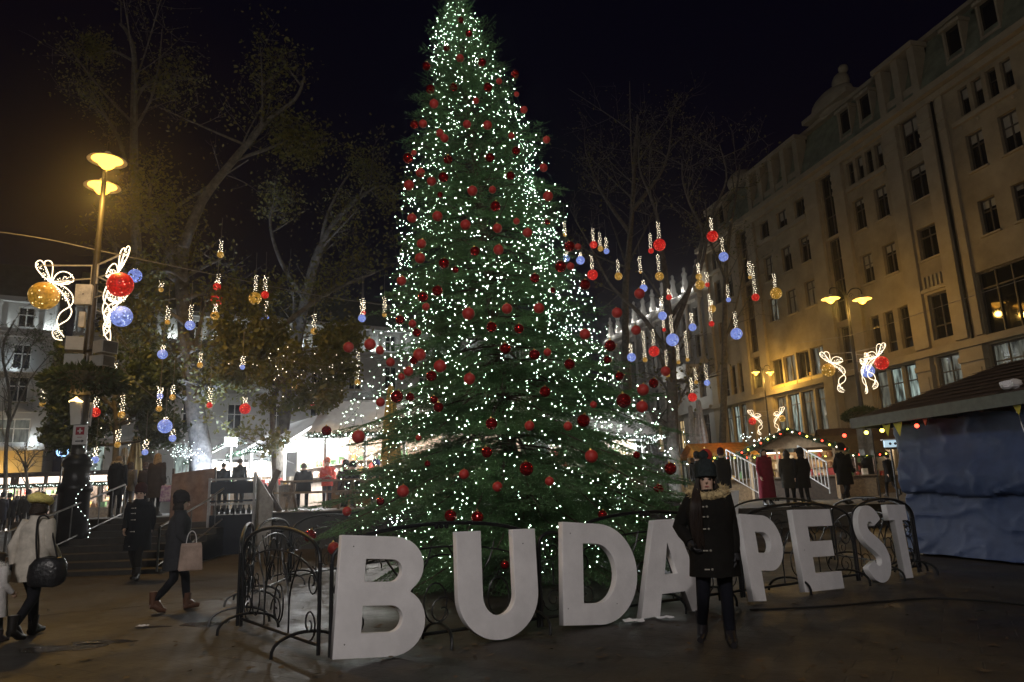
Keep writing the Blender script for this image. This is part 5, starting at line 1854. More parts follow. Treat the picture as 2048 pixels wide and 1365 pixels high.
# blue ring sign with an M
p = P(125, 903, 33)
t = thing('ring_sign', 'round blue and white lit ring sign with a letter M', 'sign', p, .2)
MB().tube([(.235 * cos(2 * pi * i / 28), 0, .235 * sin(2 * pi * i / 28)) for i in range(28)], .035, 8, True).build('ring', em('ring_blue', (.35, .62, 1.0), 2.6, False), t)
MB().lathe([(.2, -.02), (.2, .02)], 24).build('disc', mat('sign_navy', (.02, .03, .10), .5), t).rotation_euler = (pi / 2, 0, 0)
q = MB()
for a_, b_ in (((-.11, -.11), (-.11, .11)), ((-.11, .11), (0, -.06)), ((0, -.06), (.11, .11)), ((.11, .11), (.11, -.11))):
    q.tube([(a_[0], -.04, a_[1]), (b_[0], -.04, b_[1])], .024, 6)
q.build('letter_m', em('ring_m', (.45, .68, 1.0), 1.6, False), t)
MB().tube([(0, .05, -.24), (0, .05, .6 - p.z)], .04, 8).build('pole', M_IRON, t)

# ------------------------------------------------------------------ tarp-covered hut on the right
HX, HD = Vector((8.25, 15.45, 0)), Vector((.20, -.98, 0)).normalized()
HANG_ = atan2(HD.y, HD.x)
hut = thing('market_hut', 'closed market hut shrouded in a creased blue tarp at the right edge', 'market hut', HX, HANG_)
# local: x runs from the far corner towards the camera, +y is into the hut (away to the right)
HL, HH = 8.0, 2.78
MB().box2((.05, .18, 0), (HL, 3.4, HH - .05)).build('wall', M_DARKWOOD, hut)


def tarp_pt(i, j, nx, nz, back=0):
    u_, w_ = i / nx, j / nz
    x = u_ * HL
    z_ = w_ * (HH - .03)
    n1 = noise.noise(Vector((x * .55, z_ * .7, 3.1)))
    n2 = noise.noise(Vector((x * 1.6 + z_ * 1.1, z_ * 2.3, 7.7)))
    n3 = 1 - abs(noise.noise(Vector((x * .9 - z_ * 1.3, z_ * 1.7 + x * .4, 11.3)))) * 2
    n4 = 1 - abs(noise.noise(Vector((x * 2.3 + z_ * 2.0, z_ * 3.1 - x, 21.3)))) * 2
    fold = 1.14 + .16 * noise.noise(Vector((x * .6, 0, 5))) + .10 * math.exp(-x * 1.6)
    bulge = .20 * math.exp(-((z_ - fold - .30) / .42) ** 2) if z_ > fold else .02 + .05 * math.exp(-((fold - z_) / .12) ** 2) * 0
    skirt = .12 * max(0, (.9 - z_) / .9) ** 1.4
    y = -.06 - bulge - skirt - .035 * n1 - .008 * n2 - .040 * max(0, n3) ** 5 - .020 * max(0, n4) ** 6
    if w_ > .93:
        y = y * (1 - (w_ - .93) / .07 * .5)
    low = .03 + .06 * noise.noise(Vector((x * 1.3, 2, 2)))
    z2 = max(z_, 0) + (low if j == 0 else 0)
    end = math.exp(-x * 3.2)
    return (x - .28 * end * (.6 + .4 * sin(z_ * 3)) * (1 if x < .6 else 0), y + .9 * max(0, .16 - x) * 1.4, z2 + .02)


nx, nz = 150, 64
v = [tarp_pt(i, j, nx, nz) for j in range(nz + 1) for i in range(nx + 1)]
fcs = [(j * (nx + 1) + i, j * (nx + 1) + i + 1, (j + 1) * (nx + 1) + i + 1, (j + 1) * (nx + 1) + i) for j in range(nz) for i in range(nx)]
q = MB().add(v, fcs)
# the turned-in end at the far corner
e = [[v[j * (nx + 1)] for j in range(nz + 1)]]
for s_ in (1, 2, 3, 4, 5, 6):
    e.append([(px_ + .05 * noise.noise(Vector((s_ * .8, j * .2, 9))) + .02 * s_, py_ + s_ * .28, pz_) for j, (px_, py_, pz_) in enumerate(e[0])])
o_ = len(q.v)
q.v += [p_ for row in e for p_ in row]
q.f += [(o_ + s_ * (nz + 1) + j, o_ + s_ * (nz + 1) + j + 1, o_ + (s_ + 1) * (nz + 1) + j + 1, o_ + (s_ + 1) * (nz + 1) + j) for s_ in range(6) for j in range(nz)]
q.build('tarp', mat('blue_tarp', (.046, .072, .165), .6, spec=.22, var=.12, scale=3, bump=.12, bscale=35), hut, True)
# hipped roof
rf = MB()
E0, E1, B0_, B1_ = (-.55, -.62, 2.86), (HL, -.62, 2.86), (-.55, 4.2, 2.86), (HL, 4.2, 2.86)
R0, R1 = (1.2, 1.75, 3.80), (HL, 1.75, 3.80)
rf.add([E0, E1, B1_, B0_, R0, R1], [(0, 1, 5, 4), (3, 4, 5, 2), (0, 4, 3), (0, 3, 2, 1), (1, 2, 5)])
rf.build('roof', M_ROOFB, hut)
nrow = 9
for i in range(nrow):                                 # ragged shingle courses on the street side
    c_ = MB()
    u0, u1 = i / nrow, (i + 1.12) / nrow
    a_, b_ = Vector(E0).lerp(Vector(R0), u0), Vector(E1).lerp(Vector(R1), u0)
    c0, d0 = Vector(E0).lerp(Vector(R0), min(u1, 1)), Vector(E1).lerp(Vector(R1), min(u1, 1))
    n_ = Vector((0, -.35, .93))
    k_ = 46
    for s_ in range(k_):
        f0, f1 = s_ / k_ + .001, (s_ + 1) / k_ - .001
        lift = .014 + .012 * rh.random()
        c_.quad(a_.lerp(b_, f0) + n_ * (lift + .012), a_.lerp(b_, f1) + n_ * (lift + .012), c0.lerp(d0, f1) + n_ * .006, c0.lerp(d0, f0) + n_ * .006)
    o2 = c_.build('shingles', M_ROOFB, hut)
    o2['kind'] = 'stuff'
MB().box2((-.6, -.68, 2.66), (HL, -.63, 2.88)).build('fascia', mat('grey_green_board', (.10, .105, .085), .6, var=.2), hut)
MB().box2((-.6, -.63, 2.66), (-.55, 4.2, 2.88)).build('fascia', mat('grey_green_board', (.10, .105, .085), .6, var=.2), hut)
for k in range(7):
    MB().box2((.4 + k * 1.2, -.62, 2.64), (.5 + k * 1.2, .3, 2.70)).build('rafter', M_DARKWOOD, hut)
# bulbs and pennants under the eave
for (u_, mcol, lb) in ((-.35, M_YELB, 'yellow bulb under the hut eave, nearest its far corner'), (.15, M_YELB, 'yellow bulb under the hut eave beside the yellow pennants'), (1.15, M_REDB, 'red bulb under the hut eave above the tarp edge'), (-1.1, M_REDB, 'small red bulb beyond the far corner of the hut')):
    q = HX + HD * u_ + Vector((-HD.y, HD.x, 0)) * -.5
    t = thing('festoon_bulb', lb, 'bulb', (q.x, q.y, 2.60))
    MB().ball((0, 0, -.05), .042, 12, 8).build('glass', mcol, t, True)
    MB().lathe([(.02, -.02), (.02, .03)], 8).build('cap', M_IRON, t)
    MB().tube([(0, 0, .02), (0, 0, .10)], .006, 4).build('cord', M_IRON, t)
for (u_, c_, lb, s_) in ((.42, (.55, .48, .02), 'yellow pennant hanging under the hut eave, left one of the pair', .24), (.75, (.5, .45, .04), 'yellow pennant under the hut eave, right one of the pair', .26), (1.5, (.5, .07, .03), 'small red pennant under the hut eave beside the red bulb', .13), (3.55, (.42, .33, .03), 'small yellow pennant tucked under the eave further along the tarp', .16)):
    q = HX + HD * u_ + Vector((-HD.y, HD.x, 0)) * -.6
    m_ = MB()
    m_.add([(-s_ / 2, 0, 0), (s_ / 2, 0, 0), (s_ * .3, -.05, -s_ * 1.1), (-s_ * .1, .03, -s_ * .9), (-s_ / 2, .006, 0), (s_ / 2, .006, 0), (s_ * .3, -.044, -s_ * 1.1), (-s_ * .1, .036, -s_ * .9)], [(0, 1, 2, 3), (7, 6, 5, 4), (0, 4, 5, 1), (1, 5, 6, 2), (2, 6, 7, 3), (3, 7, 4, 0)])
    tag(put('pennant', m_.mesh('pennant', mat('pennant_%d' % int(u_ * 100), c_, .7)), None, (q.x, q.y, 2.66)), lb, 'pennant').rotation_euler = (0, 0, HANG_)
q = HX + HD * 3.0 + Vector((-HD.y, HD.x, 0)) * -.18
t = thing('tarp_tie', 'pale cord tie dangling down the front of the blue tarp', 'cord', (q.x, q.y, 2.62))
MB().tube([(0, -.2, 0), (.0, -.22, -.25), (.02, -.26, -.5), (.0, -.30, -.62)], .008, 5).build('cord', M_WHITE, t)
MB().box((0, -.2, .0), (.05, .04, .10)).build('clip', M_WHITE, t)
q = HX + HD * 3.3 + Vector((-HD.y, HD.x, 0)) * -.35
t = thing('plastic_bag', 'crumpled pale plastic bag lying on the hut roof edge', 'bag', (q.x, q.y, 2.97), .4)
m_ = MB().ball((0, 0, .06), .2, 14, 8, (1.3, .7, .5))
m_.v = [tuple(Vector(p_) * (1 + .35 * noise.noise(Vector(p_) * 9))) for p_ in m_.v]
m_.build('bag', M_WHITE, t)
# small lit box sign and grey banner by the lamp base
p = P(1782, 888, 24)
t = thing('box_sign', 'small pale lit box sign between the lamp base and the tarp', 'sign', p, -.1)
MB().box((0, 0, 0), (.44, .12, .22)).build('panel', em('box_sign_face', (.62, .85, 1.0), .7, False), t)
for k in (-1, 1):
    MB().ball((k * .08 + .03, -.065, 0), .045, 8, 6, (1, .3, 1)).build('emblem', M_SIGNBLK, t)
MB().box((0, 0, .14), (.56, .2, .03)).build('hood', M_WHITE, t)
MB().tube([(0, .08, -.1), (0, .08, RZ - p.z)], .03, 6).build('pole', M_IRON, t)
p = P(1729, 875, 30)
t = thing('hanging_banner', 'narrow grey cloth banner above the dark lamp base', 'banner', p, -.1)
v = [(-.28 + .56 * i / 6, .05 * sin(i * 1.7 + j * .2), .75 - 1.5 * j / 8) for j in range(9) for i in range(7)]
MB().add(v + [(a, b + .012, c) for a, b, c in v], [(j * 7 + i, j * 7 + i + 1, (j + 1) * 7 + i + 1, (j + 1) * 7 + i) for j in range(8) for i in range(6)] + [(63 + j * 7 + i, 63 + (j + 1) * 7 + i, 63 + (j + 1) * 7 + i + 1, 63 + j * 7 + i + 1) for j in range(8) for i in range(6)]).build('cloth', mat('grey_cloth', (.30, .29, .26), .8), t, True)
MB().tube([(-.35, 0, .77), (.35, 0, .77)], .02, 6).build('rod', M_IRON, t)
MB().tube([(.33, .06, .8), (.33, .06, RZ - p.z)], .03, 6).build('pole', M_IRON, t)

# ------------------------------------------------------------------ people
M_SKIN = mat('skin', (.55, .36, .27), .5, var=.06)
BODY_CACHE = {}
J0 = {  # standing skeleton for a 1.72 m person facing -y
    'stand': dict(pel=(0, 0, .95), hipL=(.09, 0, .92), kneL=(.10, -.02, .50), ankL=(.10, .03, .09), toeL=(.115, -.12, .03), hipR=(-.09, 0, .92), kneR=(-.10, -.01, .50), ankR=(-.105, .04, .09), toeR=(-.12, -.11, .03),
                  spi=(0, .01, 1.14), che=(0, .0, 1.34), nek=(0, .012, 1.475), shL=(.175, .01, 1.41), elL=(.215, .03, 1.13), wrL=(.215, -.05, .89), shR=(-.175, .01, 1.41), elR=(-.215, .03, 1.13), wrR=(-.215, -.05, .89)),
    'walk': dict(pel=(0, 0, .93), hipL=(.09, 0, .90), kneL=(.09, -.16, .51), ankL=(.09, -.20, .09), toeL=(.10, -.35, .05), hipR=(-.09, 0, .90), kneR=(-.09, .02, .49), ankR=(-.09, .28, .16), toeR=(-.095, .17, .03),
                 spi=(0, -.01, 1.13), che=(0, -.03, 1.33), nek=(0, -.025, 1.465), shL=(.175, -.02, 1.40), elL=(.21, .10, 1.14), wrL=(.20, .08, .92), shR=(-.175, -.02, 1.40), elR=(-.21, -.03, 1.14), wrR=(-.19, -.20, .96)),
    'sit': dict(pel=(0, .02, .55), hipL=(.09, 0, .53), kneL=(.12, -.42, .54), ankL=(.12, -.42, .10), toeL=(.13, -.57, .03), hipR=(-.09, 0, .53), kneR=(-.12, -.42, .54), ankR=(-.12, -.40, .10), toeR=(-.13, -.55, .03),
                spi=(0, -.0, .74), che=(0, -.05, .94), nek=(0, -.075, 1.07), shL=(.175, -.05, 1.01), elL=(.23, -.19, .80), wrL=(.13, -.40, .82), shR=(-.175, -.05, 1.01), elR=(-.23, -.19, .80), wrR=(-.13, -.40, .82)),
    'pocket': dict(elR=(-.32, .06, 1.16), wrR=(-.215, -.10, 1.00)),
    'lean': dict(hipR=(-.09, 0, .92), kneR=(-.13, -.07, .50), ankR=(-.17, .26, .13), toeR=(-.19, .14, .03)),
    'carry': dict(elR=(-.22, -.02, 1.14), wrR=(-.21, -.24, 1.12)),
    'hold': dict(elL=(.22, -.02, 1.13), wrL=(.10, -.24, 1.12), elR=(-.22, -.02, 1.13), wrR=(-.06, -.26, 1.14))}


def joints(pose):
    parts = pose.split('+')
    J = dict(J0[parts[0]])
    for p in parts[1:]:
        J.update(J0[p])
    return {k: Vector(v) for k, v in J.items()}


def body_mesh(pose):
    if pose in BODY_CACHE:
        return BODY_CACHE[pose]
    J = joints(pose)
    V, E_, R = [], [], []

    def av(p, r):
        V.append(tuple(p)); R.append(r if isinstance(r, tuple) else (r, r))
        return len(V) - 1

    pel = av(J['pel'], (.15, .11))
    spi = av(J['spi'], (.13, .10))
    che = av(J['che'], (.15, .105))
    nek = av(J['nek'], .058)
    n = J['nek']
    jaw = av(n + Vector((0, -.030, .085)), (.062, .070))
    mid = av(n + Vector((0, -.022, .150)), (.078, .094))
    top = av(n + Vector((0, -.008, .212)), (.062, .078))
    E_ += [(pel, spi), (spi, che), (che, nek), (nek, jaw), (jaw, mid), (mid, top)]
    for s in 'LR':
        h = av(J['hip' + s], .085); k = av(J['kne' + s], .058); a = av(J['ank' + s], .042); t = av(J['toe' + s], (.038, .03))
        E_ += [(pel, h), (h, k), (k, a), (a, t)]
        sh = av(J['sh' + s], .06); el = av(J['el' + s], .043); wr = av(J['wr' + s], .028)
        d = (J['wr' + s] - J['el' + s]).normalized()
        pm = av(J['wr' + s] + d * .06, (.040, .022))
        E_ += [(che, sh), (sh, el), (el, wr), (wr, pm)]
    me = bpy.data.meshes.new('tmp')
    me.from_pydata(V, E_, [])
    o = bpy.data.objects.new('tmp', me)
    COL.objects.link(o)
    o.modifiers.new('skin', 'SKIN')
    sv = me.skin_vertices[0].data
    for i, r in enumerate(R):
        sv[i].radius = r
    sv[0].use_root = True
    ss = o.modifiers.new('sub', 'SUBSURF')
    ss.levels = ss.render_levels = 2
    dg = bpy.context.evaluated_depsgraph_get()
    out = bpy.data.meshes.new_from_object(o.evaluated_get(dg))
    bpy.data.objects.remove(o)
    bm = bmesh.new()
    bm.from_mesh(out)
    # nose, ears, fingers grown into the same mesh
    m = MB()
    m.tube([n + Vector((0, -.108, .165)), n + Vector((0, -.122, .135)), n + Vector((0, -.106, .120))], [.008, .016, .010], 7)
    for s in (-1, 1):
        m.ball(n + Vector((s * .083, -.01, .14)), .026, 8, 6, (.4, .7, 1.1))
    for s, sg in (('L', 1), ('R', -1)):
        w = J['wr' + s]
        d = (w - J['el' + s]).normalized()
        ac = Vector((0, 1, 0)) - d * d.y
        ac = ac.normalized() if ac.length > .2 else Vector((0, 0, 1))
        fl = d.cross(ac) * sg
        for k, (off, ln) in enumerate(((-.027, .075), (-.009, .085), (.009, .080), (.026, .062))):
            b0 = w + d * .085 + ac * off
            m.tube([b0 - d * .03, b0 + d * ln * .45 - fl * .006, b0 + d * ln * .8 - fl * .028, b0 + d * ln * .9 - fl * .05], [.0095, .009, .008, .006], 6)
        b0 = w + d * .03 - ac * .03
        m.tube([b0, b0 - ac * .025 + d * .03, b0 - ac * .028 + d * .065 - fl * .015], [.012, .010, .008], 6)
    t2 = m.mesh('t', None)
    bm.from_mesh(t2)
    for f in bm.faces:
        f.smooth = True
    out2 = bpy.data.meshes.new('body')
    bm.to_mesh(out2)
    bm.free()
    out2.materials.clear()
    out2.materials.append(M_SKIN)
    BODY_CACHE[pose] = out2
    return out2


def lumpy(m, amp, sc, seed=0.0):
    m.v = [tuple(Vector(p) + Vector((noise.noise(Vector(p) * sc + Vector((seed, 0, 0))), noise.noise(Vector(p) * sc + Vector((seed, 9, 0))), noise.noise(Vector(p) * sc + Vector((seed, 0, 9))))) * amp) for p in m.v]
    return m


def person(label, loc, rz, h=1.7, pose='stand', coat=(.02, .02, .022), hem=.62, puff=1.0, trousers=(.015, .016, .02), shoes=(.02, .015, .012), hair=(.02, .014, .01), hair_len=0, hat=None, bobble=False, beret=False, hood=None, hoodr=1.0,
           detail=0, gloves=None, flare=1.0, group=None, name='person', rough=.75):
    J = joints(pose)
    s = h / 1.72
    t = thing(name, label, 'person', loc, rz, group)
    t.scale = (s, s, s)
    put('body', body_mesh(pose), t)
    mc = mat('coat_%03d%03d%03d' % tuple(int(c * 999) for c in coat), tuple(c * (.55 if max(coat) < .1 else 1) for c in coat), .92, spec=.15, var=.2, scale=7, bump=.25, bscale=16)
    mtw = mat('trousers_%03d%03d%03d' % tuple(int(c * 999) for c in trousers), tuple(c * .7 for c in trousers), .9, spec=.15, var=.2, scale=9, bump=.2, bscale=18)
    mh = mat('hair_%03d%03d%03d' % tuple(int(c * 999) for c in hair), hair, .6, spec=.25, var=.4, scale=25, bump=.5, bscale=50)
    msh = mat('shoe_%02d%02d%02d' % tuple(int(c * 99) for c in shoes), shoes, .4)
    sit = pose.startswith('sit')
    # coat: rings from hem to collar
    p, sp, c, n = J['pel'], J['spi'], J['che'], J['nek']
    rings = []
    hemz = hem if not sit else p.z - .12
    leg = (J['kneL'] + J['kneR']) / 2
    prof = [(hemz, .205 * flare, .165 * flare), (hemz + (p.z - hemz) * .5, .198 * (flare + 1) / 2, .16 * (flare + 1) / 2), (p.z, .195, .152), (sp.z, .178, .138), (sp.z + (c.z - sp.z) * .55, .192, .145), (c.z, .205, .145), (c.z + .065, .190, .125), (c.z + .11, .115, .092), (n.z + .02, .082, .080), (n.z + .055, .080, .080)]
    N = 24
    for (z_, rx, ry) in prof:
        if z_ <= p.z:
            ctr = Vector((p.x, p.y, z_)) + (Vector((0, 0, 0)) if sit else (Vector((leg.x, leg.y, 0)) - Vector((p.x, p.y, 0))) * min(1, max(0, (p.z - z_) / .5)) * .5)
        elif z_ <= c.z:
            u_ = (z_ - p.z) / (c.z - p.z)
            ctr = p.lerp(c, u_)
        else:
            u_ = min(1, (z_ - c.z) / (n.z - c.z))
            ctr = c.lerp(n, u_)
        ring = []
        for j in range(N):
            a = 2 * pi * j / N
            w = 1 + .03 * noise.noise(Vector((cos(a) * 2, sin(a) * 2, z_ * 6 + len(label)))) + (.035 * cos(a * 7 + len(label)) if z_ < p.z - .05 else 0)
            ring.append(Vector((ctr.x + rx * puff * w * cos(a), ctr.y + ry * puff * w * sin(a), z_)))
        rings.append(ring)
    m = MB().rings(rings)
    for s_ in 'LR':
        a, b, w = J['sh' + s_], J['el' + s_], J['wr' + s_]
        path = [c.lerp(a, .55), a + Vector((0, 0, .005)), a.lerp(b, .35), a.lerp(b, .7), b, b.lerp(w, .35), b.lerp(w, .7), w + (w - b).normalized() * .0]
        rad = [.085, .088, .078, .070, .066, .062, .056, .052]
        m.tube(path, [r * (.72 + .28 * puff) for r in rad], 12)
    lumpy(m, .012, 9, len(label))
    m.build('coat', mc, t, True)
    if hem < .93 and not sit:
        bl_ = MB()
        fy = -1
        for z_ in (hem + .08, p.z - .02, sp.z, sp.z + .12, c.z + .02):
            u_ = min(1, max(0, (z_ - p.z) / (c.z - p.z)))
            q = p.lerp(c, u_)
            ry = float(np.interp(z_, [a_[0] for a_ in prof], [a_[2] for a_ in prof])) * puff
            if detail:
                bl_.ball((q.x - .02, q.y - ry - .012, z_), .012, 8, 6, (1, .5, 1))
                bl_.box((q.x - .07, q.y - ry - .006, z_), (.05, .012, .012))
        if detail:
            bl_.build('toggle', mat('toggle_metal', (.55, .52, .45), .3, .8), t)
    # trousers and shoes
    m = MB()
    for s_ in 'LR':
        hp, k, a = J['hip' + s_], J['kne' + s_], J['ank' + s_]
        m.tube([hp + Vector((0, 0, .05)), hp, hp.lerp(k, .5), k, k.lerp(a, .4), a + Vector((0, 0, .02))], [.09, .098, .083, .066, .060, .052], 12)
    m.ball(J['pel'] - Vector((0, 0, .01)), .15, 14, 8, (1.05, .8, .75))
    lumpy(m, .009, 11, 3.0).build('trousers', mtw, t, True)
    for s_ in 'LR':
        a, te = J['ank' + s_], J['toe' + s_]
        f = (te - a)
        f.z = 0
        f.normalize()
        m = MB()
        dz = te.z - .03
        m.tube([a - f * .045 + Vector((0, 0, -.045)), a + f * .02 + Vector((0, 0, -.040)), a + f * .10 + Vector((0, 0, (te.z - a.z) * .8)), a + f * .185 + Vector((0, 0, te.z - a.z))], [.045, .052, .049, .032], 10)
        m.tube([a + Vector((0, 0, .04)), a + f * .05 + Vector((0, 0, -.0)), a + f * .12 + Vector((0, 0, (te.z - a.z) * .7))], [.055, .050, .036], 10)
        m.tube([a + Vector((0, 0, -.05)), a + Vector((0, 0, .16))], [.054, .064], 10)
        m.build('shoe', msh, t, True)
    # head gear
    hc = n + Vector((0, -.018, .155))
    m = MB()
    nn_ = 20
    rr = []
    for i in range(9):
        th = pi * .5 * i / 8 * 1.28
        rad, z_ = sin(th), cos(th)
        ring = []
        for j in range(nn_):
            a = 2 * pi * j / nn_
            front = max(0, -sin(a))
            zz = z_
            if z_ < .45:
                zz = z_ + front * (.45 - z_) * 1.0
            ring.append(hc + Vector((.090 * rad * cos(a), .105 * rad * sin(a) + .008, .108 * zz + .012)))
        rr.append(ring)
    m.rings(rr)
    if hair_len:
        back = []
        for i in range(7):
            u_ = i / 6
            z_ = hc.z + .02 - u_ * hair_len
            wd = .092 + .02 * sin(u_ * pi)
            row = []
            for j in range(12):
                a = pi * (-.12 + 1.24 * j / 11)
                row.append(Vector((wd * cos(a) * (1 + .04 * sin(j * 3 + i)), hc.y + .02 + (.095 + .02 * u_) * sin(a) * (1 if u_ < .4 else 1.05), z_)))
            row += [Vector((v.x * .8, v.y * .85 - .0, v.z)) for v in row[::-1]]
            back.append(row)
        m.rings(back)
    lumpy(m, .006, 22).build('hair', mh, t, True)
    if hat:
        mhat = mat('hat_%03d%03d%03d' % tuple(int(c_ * 999) for c_ in hat), hat, .95, spec=.1, var=.2, scale=30, bump=.6, bscale=60)
        m = MB()
        if beret:
            m.rings([[hc + Vector((a_ * cos(2 * pi * j / 20) * 1.0, a_ * sin(2 * pi * j / 20) * 1.12 + .02 * q_, .045 + q_ * .1 + .02 * sin(2 * pi * j / 20))) for j in range(20)] for a_, q_ in ((.098, 0), (.128, .15), (.146, .5), (.135, .95), (.095, 1.25), (.03, 1.4), (.004, 1.41))])
        else:
            m.rings([[hc + Vector((a_ * cos(2 * pi * j / 20), a_ * 1.12 * sin(2 * pi * j / 20) + .006 + q_ * .12, .018 + q_ + (.016 * sin(2 * pi * j / 20)) * -1 * (q_ < .05))) for j in range(20)] for a_, q_ in ((.100, .0), (.112, .005), (.112, .05), (.108, .056), (.112, .10), (.096, .155), (.055, .195), (.004, .21))])
            if bobble:
                b_ = MB().ball(hc + Vector((-.01, .035, .255)), .055, 14, 10)
                lumpy(b_, .02, 40)
                m.add(b_.v, b_.f)
        m.build('hat', mhat, t, True)
    if hood:
        mf = mat('fur_%02d%02d%02d' % tuple(int(c_ * 99) for c_ in hood), hood, .95, var=.5, scale=30)
        m = MB()
        ring = [n + Vector((.135 * hoodr * cos(2 * pi * i / 24), .030 + .10 * hoodr * sin(2 * pi * i / 24), .03 + .045 * sin(2 * pi * i / 24))) for i in range(24)]
        m.tube(ring, [.047 + .008 * sin(i * 2.1) for i in range(24)], 8, True)
        rr = np.random.default_rng(2)
        q = []
        for i in range(24):
            for k in range(26):
                d = Vector(rr.normal(size=3)).normalized()
                q.append((ring[i] + d * .046, d + Vector(rr.normal(size=3)) * .35))
        for b0, d in q:
            sd = d.orthogonal().normalized() * .006
            m.add([b0 - sd, b0 + sd, b0 + d * .035], [(0, 1, 2)])
        m.build('fur_collar', mf, t)
        hd = MB().ball(n + Vector((0, .115, -.01)), .13 * hoodr, 16, 10, (1.05, .55, .95))
        lumpy(hd, .015, 10).build('hood', mc, t, True)
    if gloves:
        mg = mat('glove', gloves, .7)
        for s_ in 'LR':
            w = J['wr' + s_]
            d = (w - J['el' + s_]).normalized()
            g = MB().tube([w - d * .02, w + d * .03, w + d * .075], [.036, .046, .044], 10)
            ac = Vector((0, 1, 0)) - d * d.y
            ac = ac.normalized() if ac.length > .2 else Vector((0, 0, 1))
            fl = d.cross(ac) * (1 if s_ == 'L' else -1)
            for off, ln in ((-.027, .075), (-.009, .085), (.009, .080), (.026, .062)):
                b0 = w + d * .085 + ac * off
                g.tube([b0 - d * .03, b0 + d * ln * .45 - fl * .006, b0 + d * ln * .8 - fl * .028, b0 + d * ln * .93 - fl * .053], [.0125, .012, .011, .008], 6)
            b0 = w + d * .03 - ac * .03
            g.tube([b0, b0 - ac * .025 + d * .03, b0 - ac * .028 + d * .068 - fl * .015], [.015, .013, .010], 6)
            g.build('glove', mg, t, True)
    if detail:
        for sg in (-1, 1):
            e = MB().ball(n + Vector((sg * .033, -.099, .158)), .0125, 10, 6, (1.25, .5, .7)).build('eye', mat('eye_dark', (.012, .010, .010), .2), t, True)
            MB().tube([n + Vector((sg * .016, -.106, .176)), n + Vector((sg * .034, -.108, .181)), n + Vector((sg * .052, -.098, .176))], .0035, 5).build('eyebrow', mh, t)
        MB().tube([n + Vector((-.022, -.096, .085)), n + Vector((0, -.104, .087)), n + Vector((.022, -.096, .085))], [.004, .0075, .004], 6).build('mouth', mat('lips', (.30, .10, .09), .4), t, True)
    return t


def at(px, py, Y):
    q = P(px, py, Y)
    return q.x, q.z


# the woman in front of the letters
x_, z_ = at(1425, 1100, 7.35)
w1 = person('woman in a black parka with a fur hood and bobble hat standing before the letters', (x_, 7.35, 0), radians(-14), 1.66, 'stand+pocket+lean', (.013, .012, .011), .67, 1.24, (.010, .011, .018), (.012, .010, .012), (.014, .008, .006), .14, (.020, .026, .028), True, False, (.38, .29, .15), 1.32, 1, (.012, .012, .015))
m = MB()                                       # long hair falling over the right shoulder
for k in range(26):
    u = k / 25
    x0 = -.055 - .055 * u
    m.tube(spline([(-.075 - .02 * u, -.075 + .05 * u, 1.64), (-.085 - .05 * u, -.095 + .02 * u, 1.52), (-.075 - .10 * u, -.20 + .03 * u - .012 * sin(k * 2), 1.38), (-.085 - .10 * u + .012 * sin(k * 5), -.215 + .04 * u, 1.18), (-.075 - .08 * u + .02 * sin(k * 3), -.205 + .03 * u, .98 + .06 * sin(k * 1.7))], 4), [.012] * 11 + [.011, .010, .008, .006, .004, .002], 6)
lumpy(m, .006, 18).build('long_hair', mat('hair_long', (.014, .008, .006), .55, spec=.25), w1, True)

# woman with the yellow beret walking away at the left
x_, z_ = at(62, 1150, 9.1)
w2 = person('woman in a white coat and yellow beret walking away with a black shoulder bag', (x_, 9.1, 0), radians(168), 1.63, 'walk', (.50, .46, .40), .70, 1.16, (.012, .012, .016), (.015, .013, .012), (.03, .02, .014), .10, (.85, .72, .24), False, True, None, 1, 0, (.05, .045, .04), 1.05)
b = thing('shoulder_bag', 'large black slouchy bag carried at the hip of the woman in white', 'bag', (x_ + .25, 9.02, .60), .3)
m = MB()
m.rings([[Vector((r_ * 1.0 * cos(2 * pi * j / 18), r_ * .42 * sin(2 * pi * j / 18), z2)) for j in range(18)] for r_, z2 in ((.17, 0), (.215, .03), (.225, .12), (.20, .25), (.16, .33), (.12, .345))])
lumpy(m, .03, 7).build('bag_body', mat('black_leather', (.012, .012, .014), .35, bump=.3, bscale=30), b, True)
MB().tube(spline([(.10, 0, .30), (.03, .03, .52), (-.06, .06, .80), (-.16, .05, .815), (-.14, -.06, .6), (-.11, -.04, .31)], 5), .012, 6).build('strap', mat('black_leather', (.012, .012, .014), .35), b, True)
x_, z_ = at(-6, 1160, 8.7)
person('child with dark hair in a fluffy white jacket cut off by the left edge', (x_, 8.7, 0), radians(150), 1.02, 'walk', (.55, .53, .52), .52, 1.28, (.30, .30, .31), (.04, .03, .03), (.02, .014, .01), .12, None, False, False, (.6, .58, .55))
# woman walking with a carrier bag
x_, z_ = at(352, 1110, 10.9)
person('woman in a dark grey parka and brown boots walking away to the left', (x_, 10.9, 0), radians(118), 1.62, 'walk', (.055, .055, .062), .62, 1.14, (.012, .012, .016), (.10, .045, .025), (.018, .013, .010), .12, (.02, .016, .016), False, False, None, 1, 0, None, 1.1)
b = thing('carrier_bag', 'pale paper carrier bag held by the woman in the grey parka', 'bag', (x_ + .30, 10.72, .58), .5)
m = MB()
m.rings([[Vector((a_ * c_, b_ * d_, z2)) for c_, d_ in ((-1, -1), (1, -1), (1, 1), (-1, 1))] for a_, b_, z2 in ((.15, .06, 0), (.16, .065, .02), (.14, .05, .34), (.13, .03, .38))])
m.build('bag_body', mat('carrier_paper', (.35, .25, .20), .6), b)
MB().tube(spline([(-.07, 0, .37), (-.05, 0, .50), (0, 0, .55), (.05, 0, .50), (.07, 0, .37)], 4), .006, 5).build('handle', M_WHITE, b)
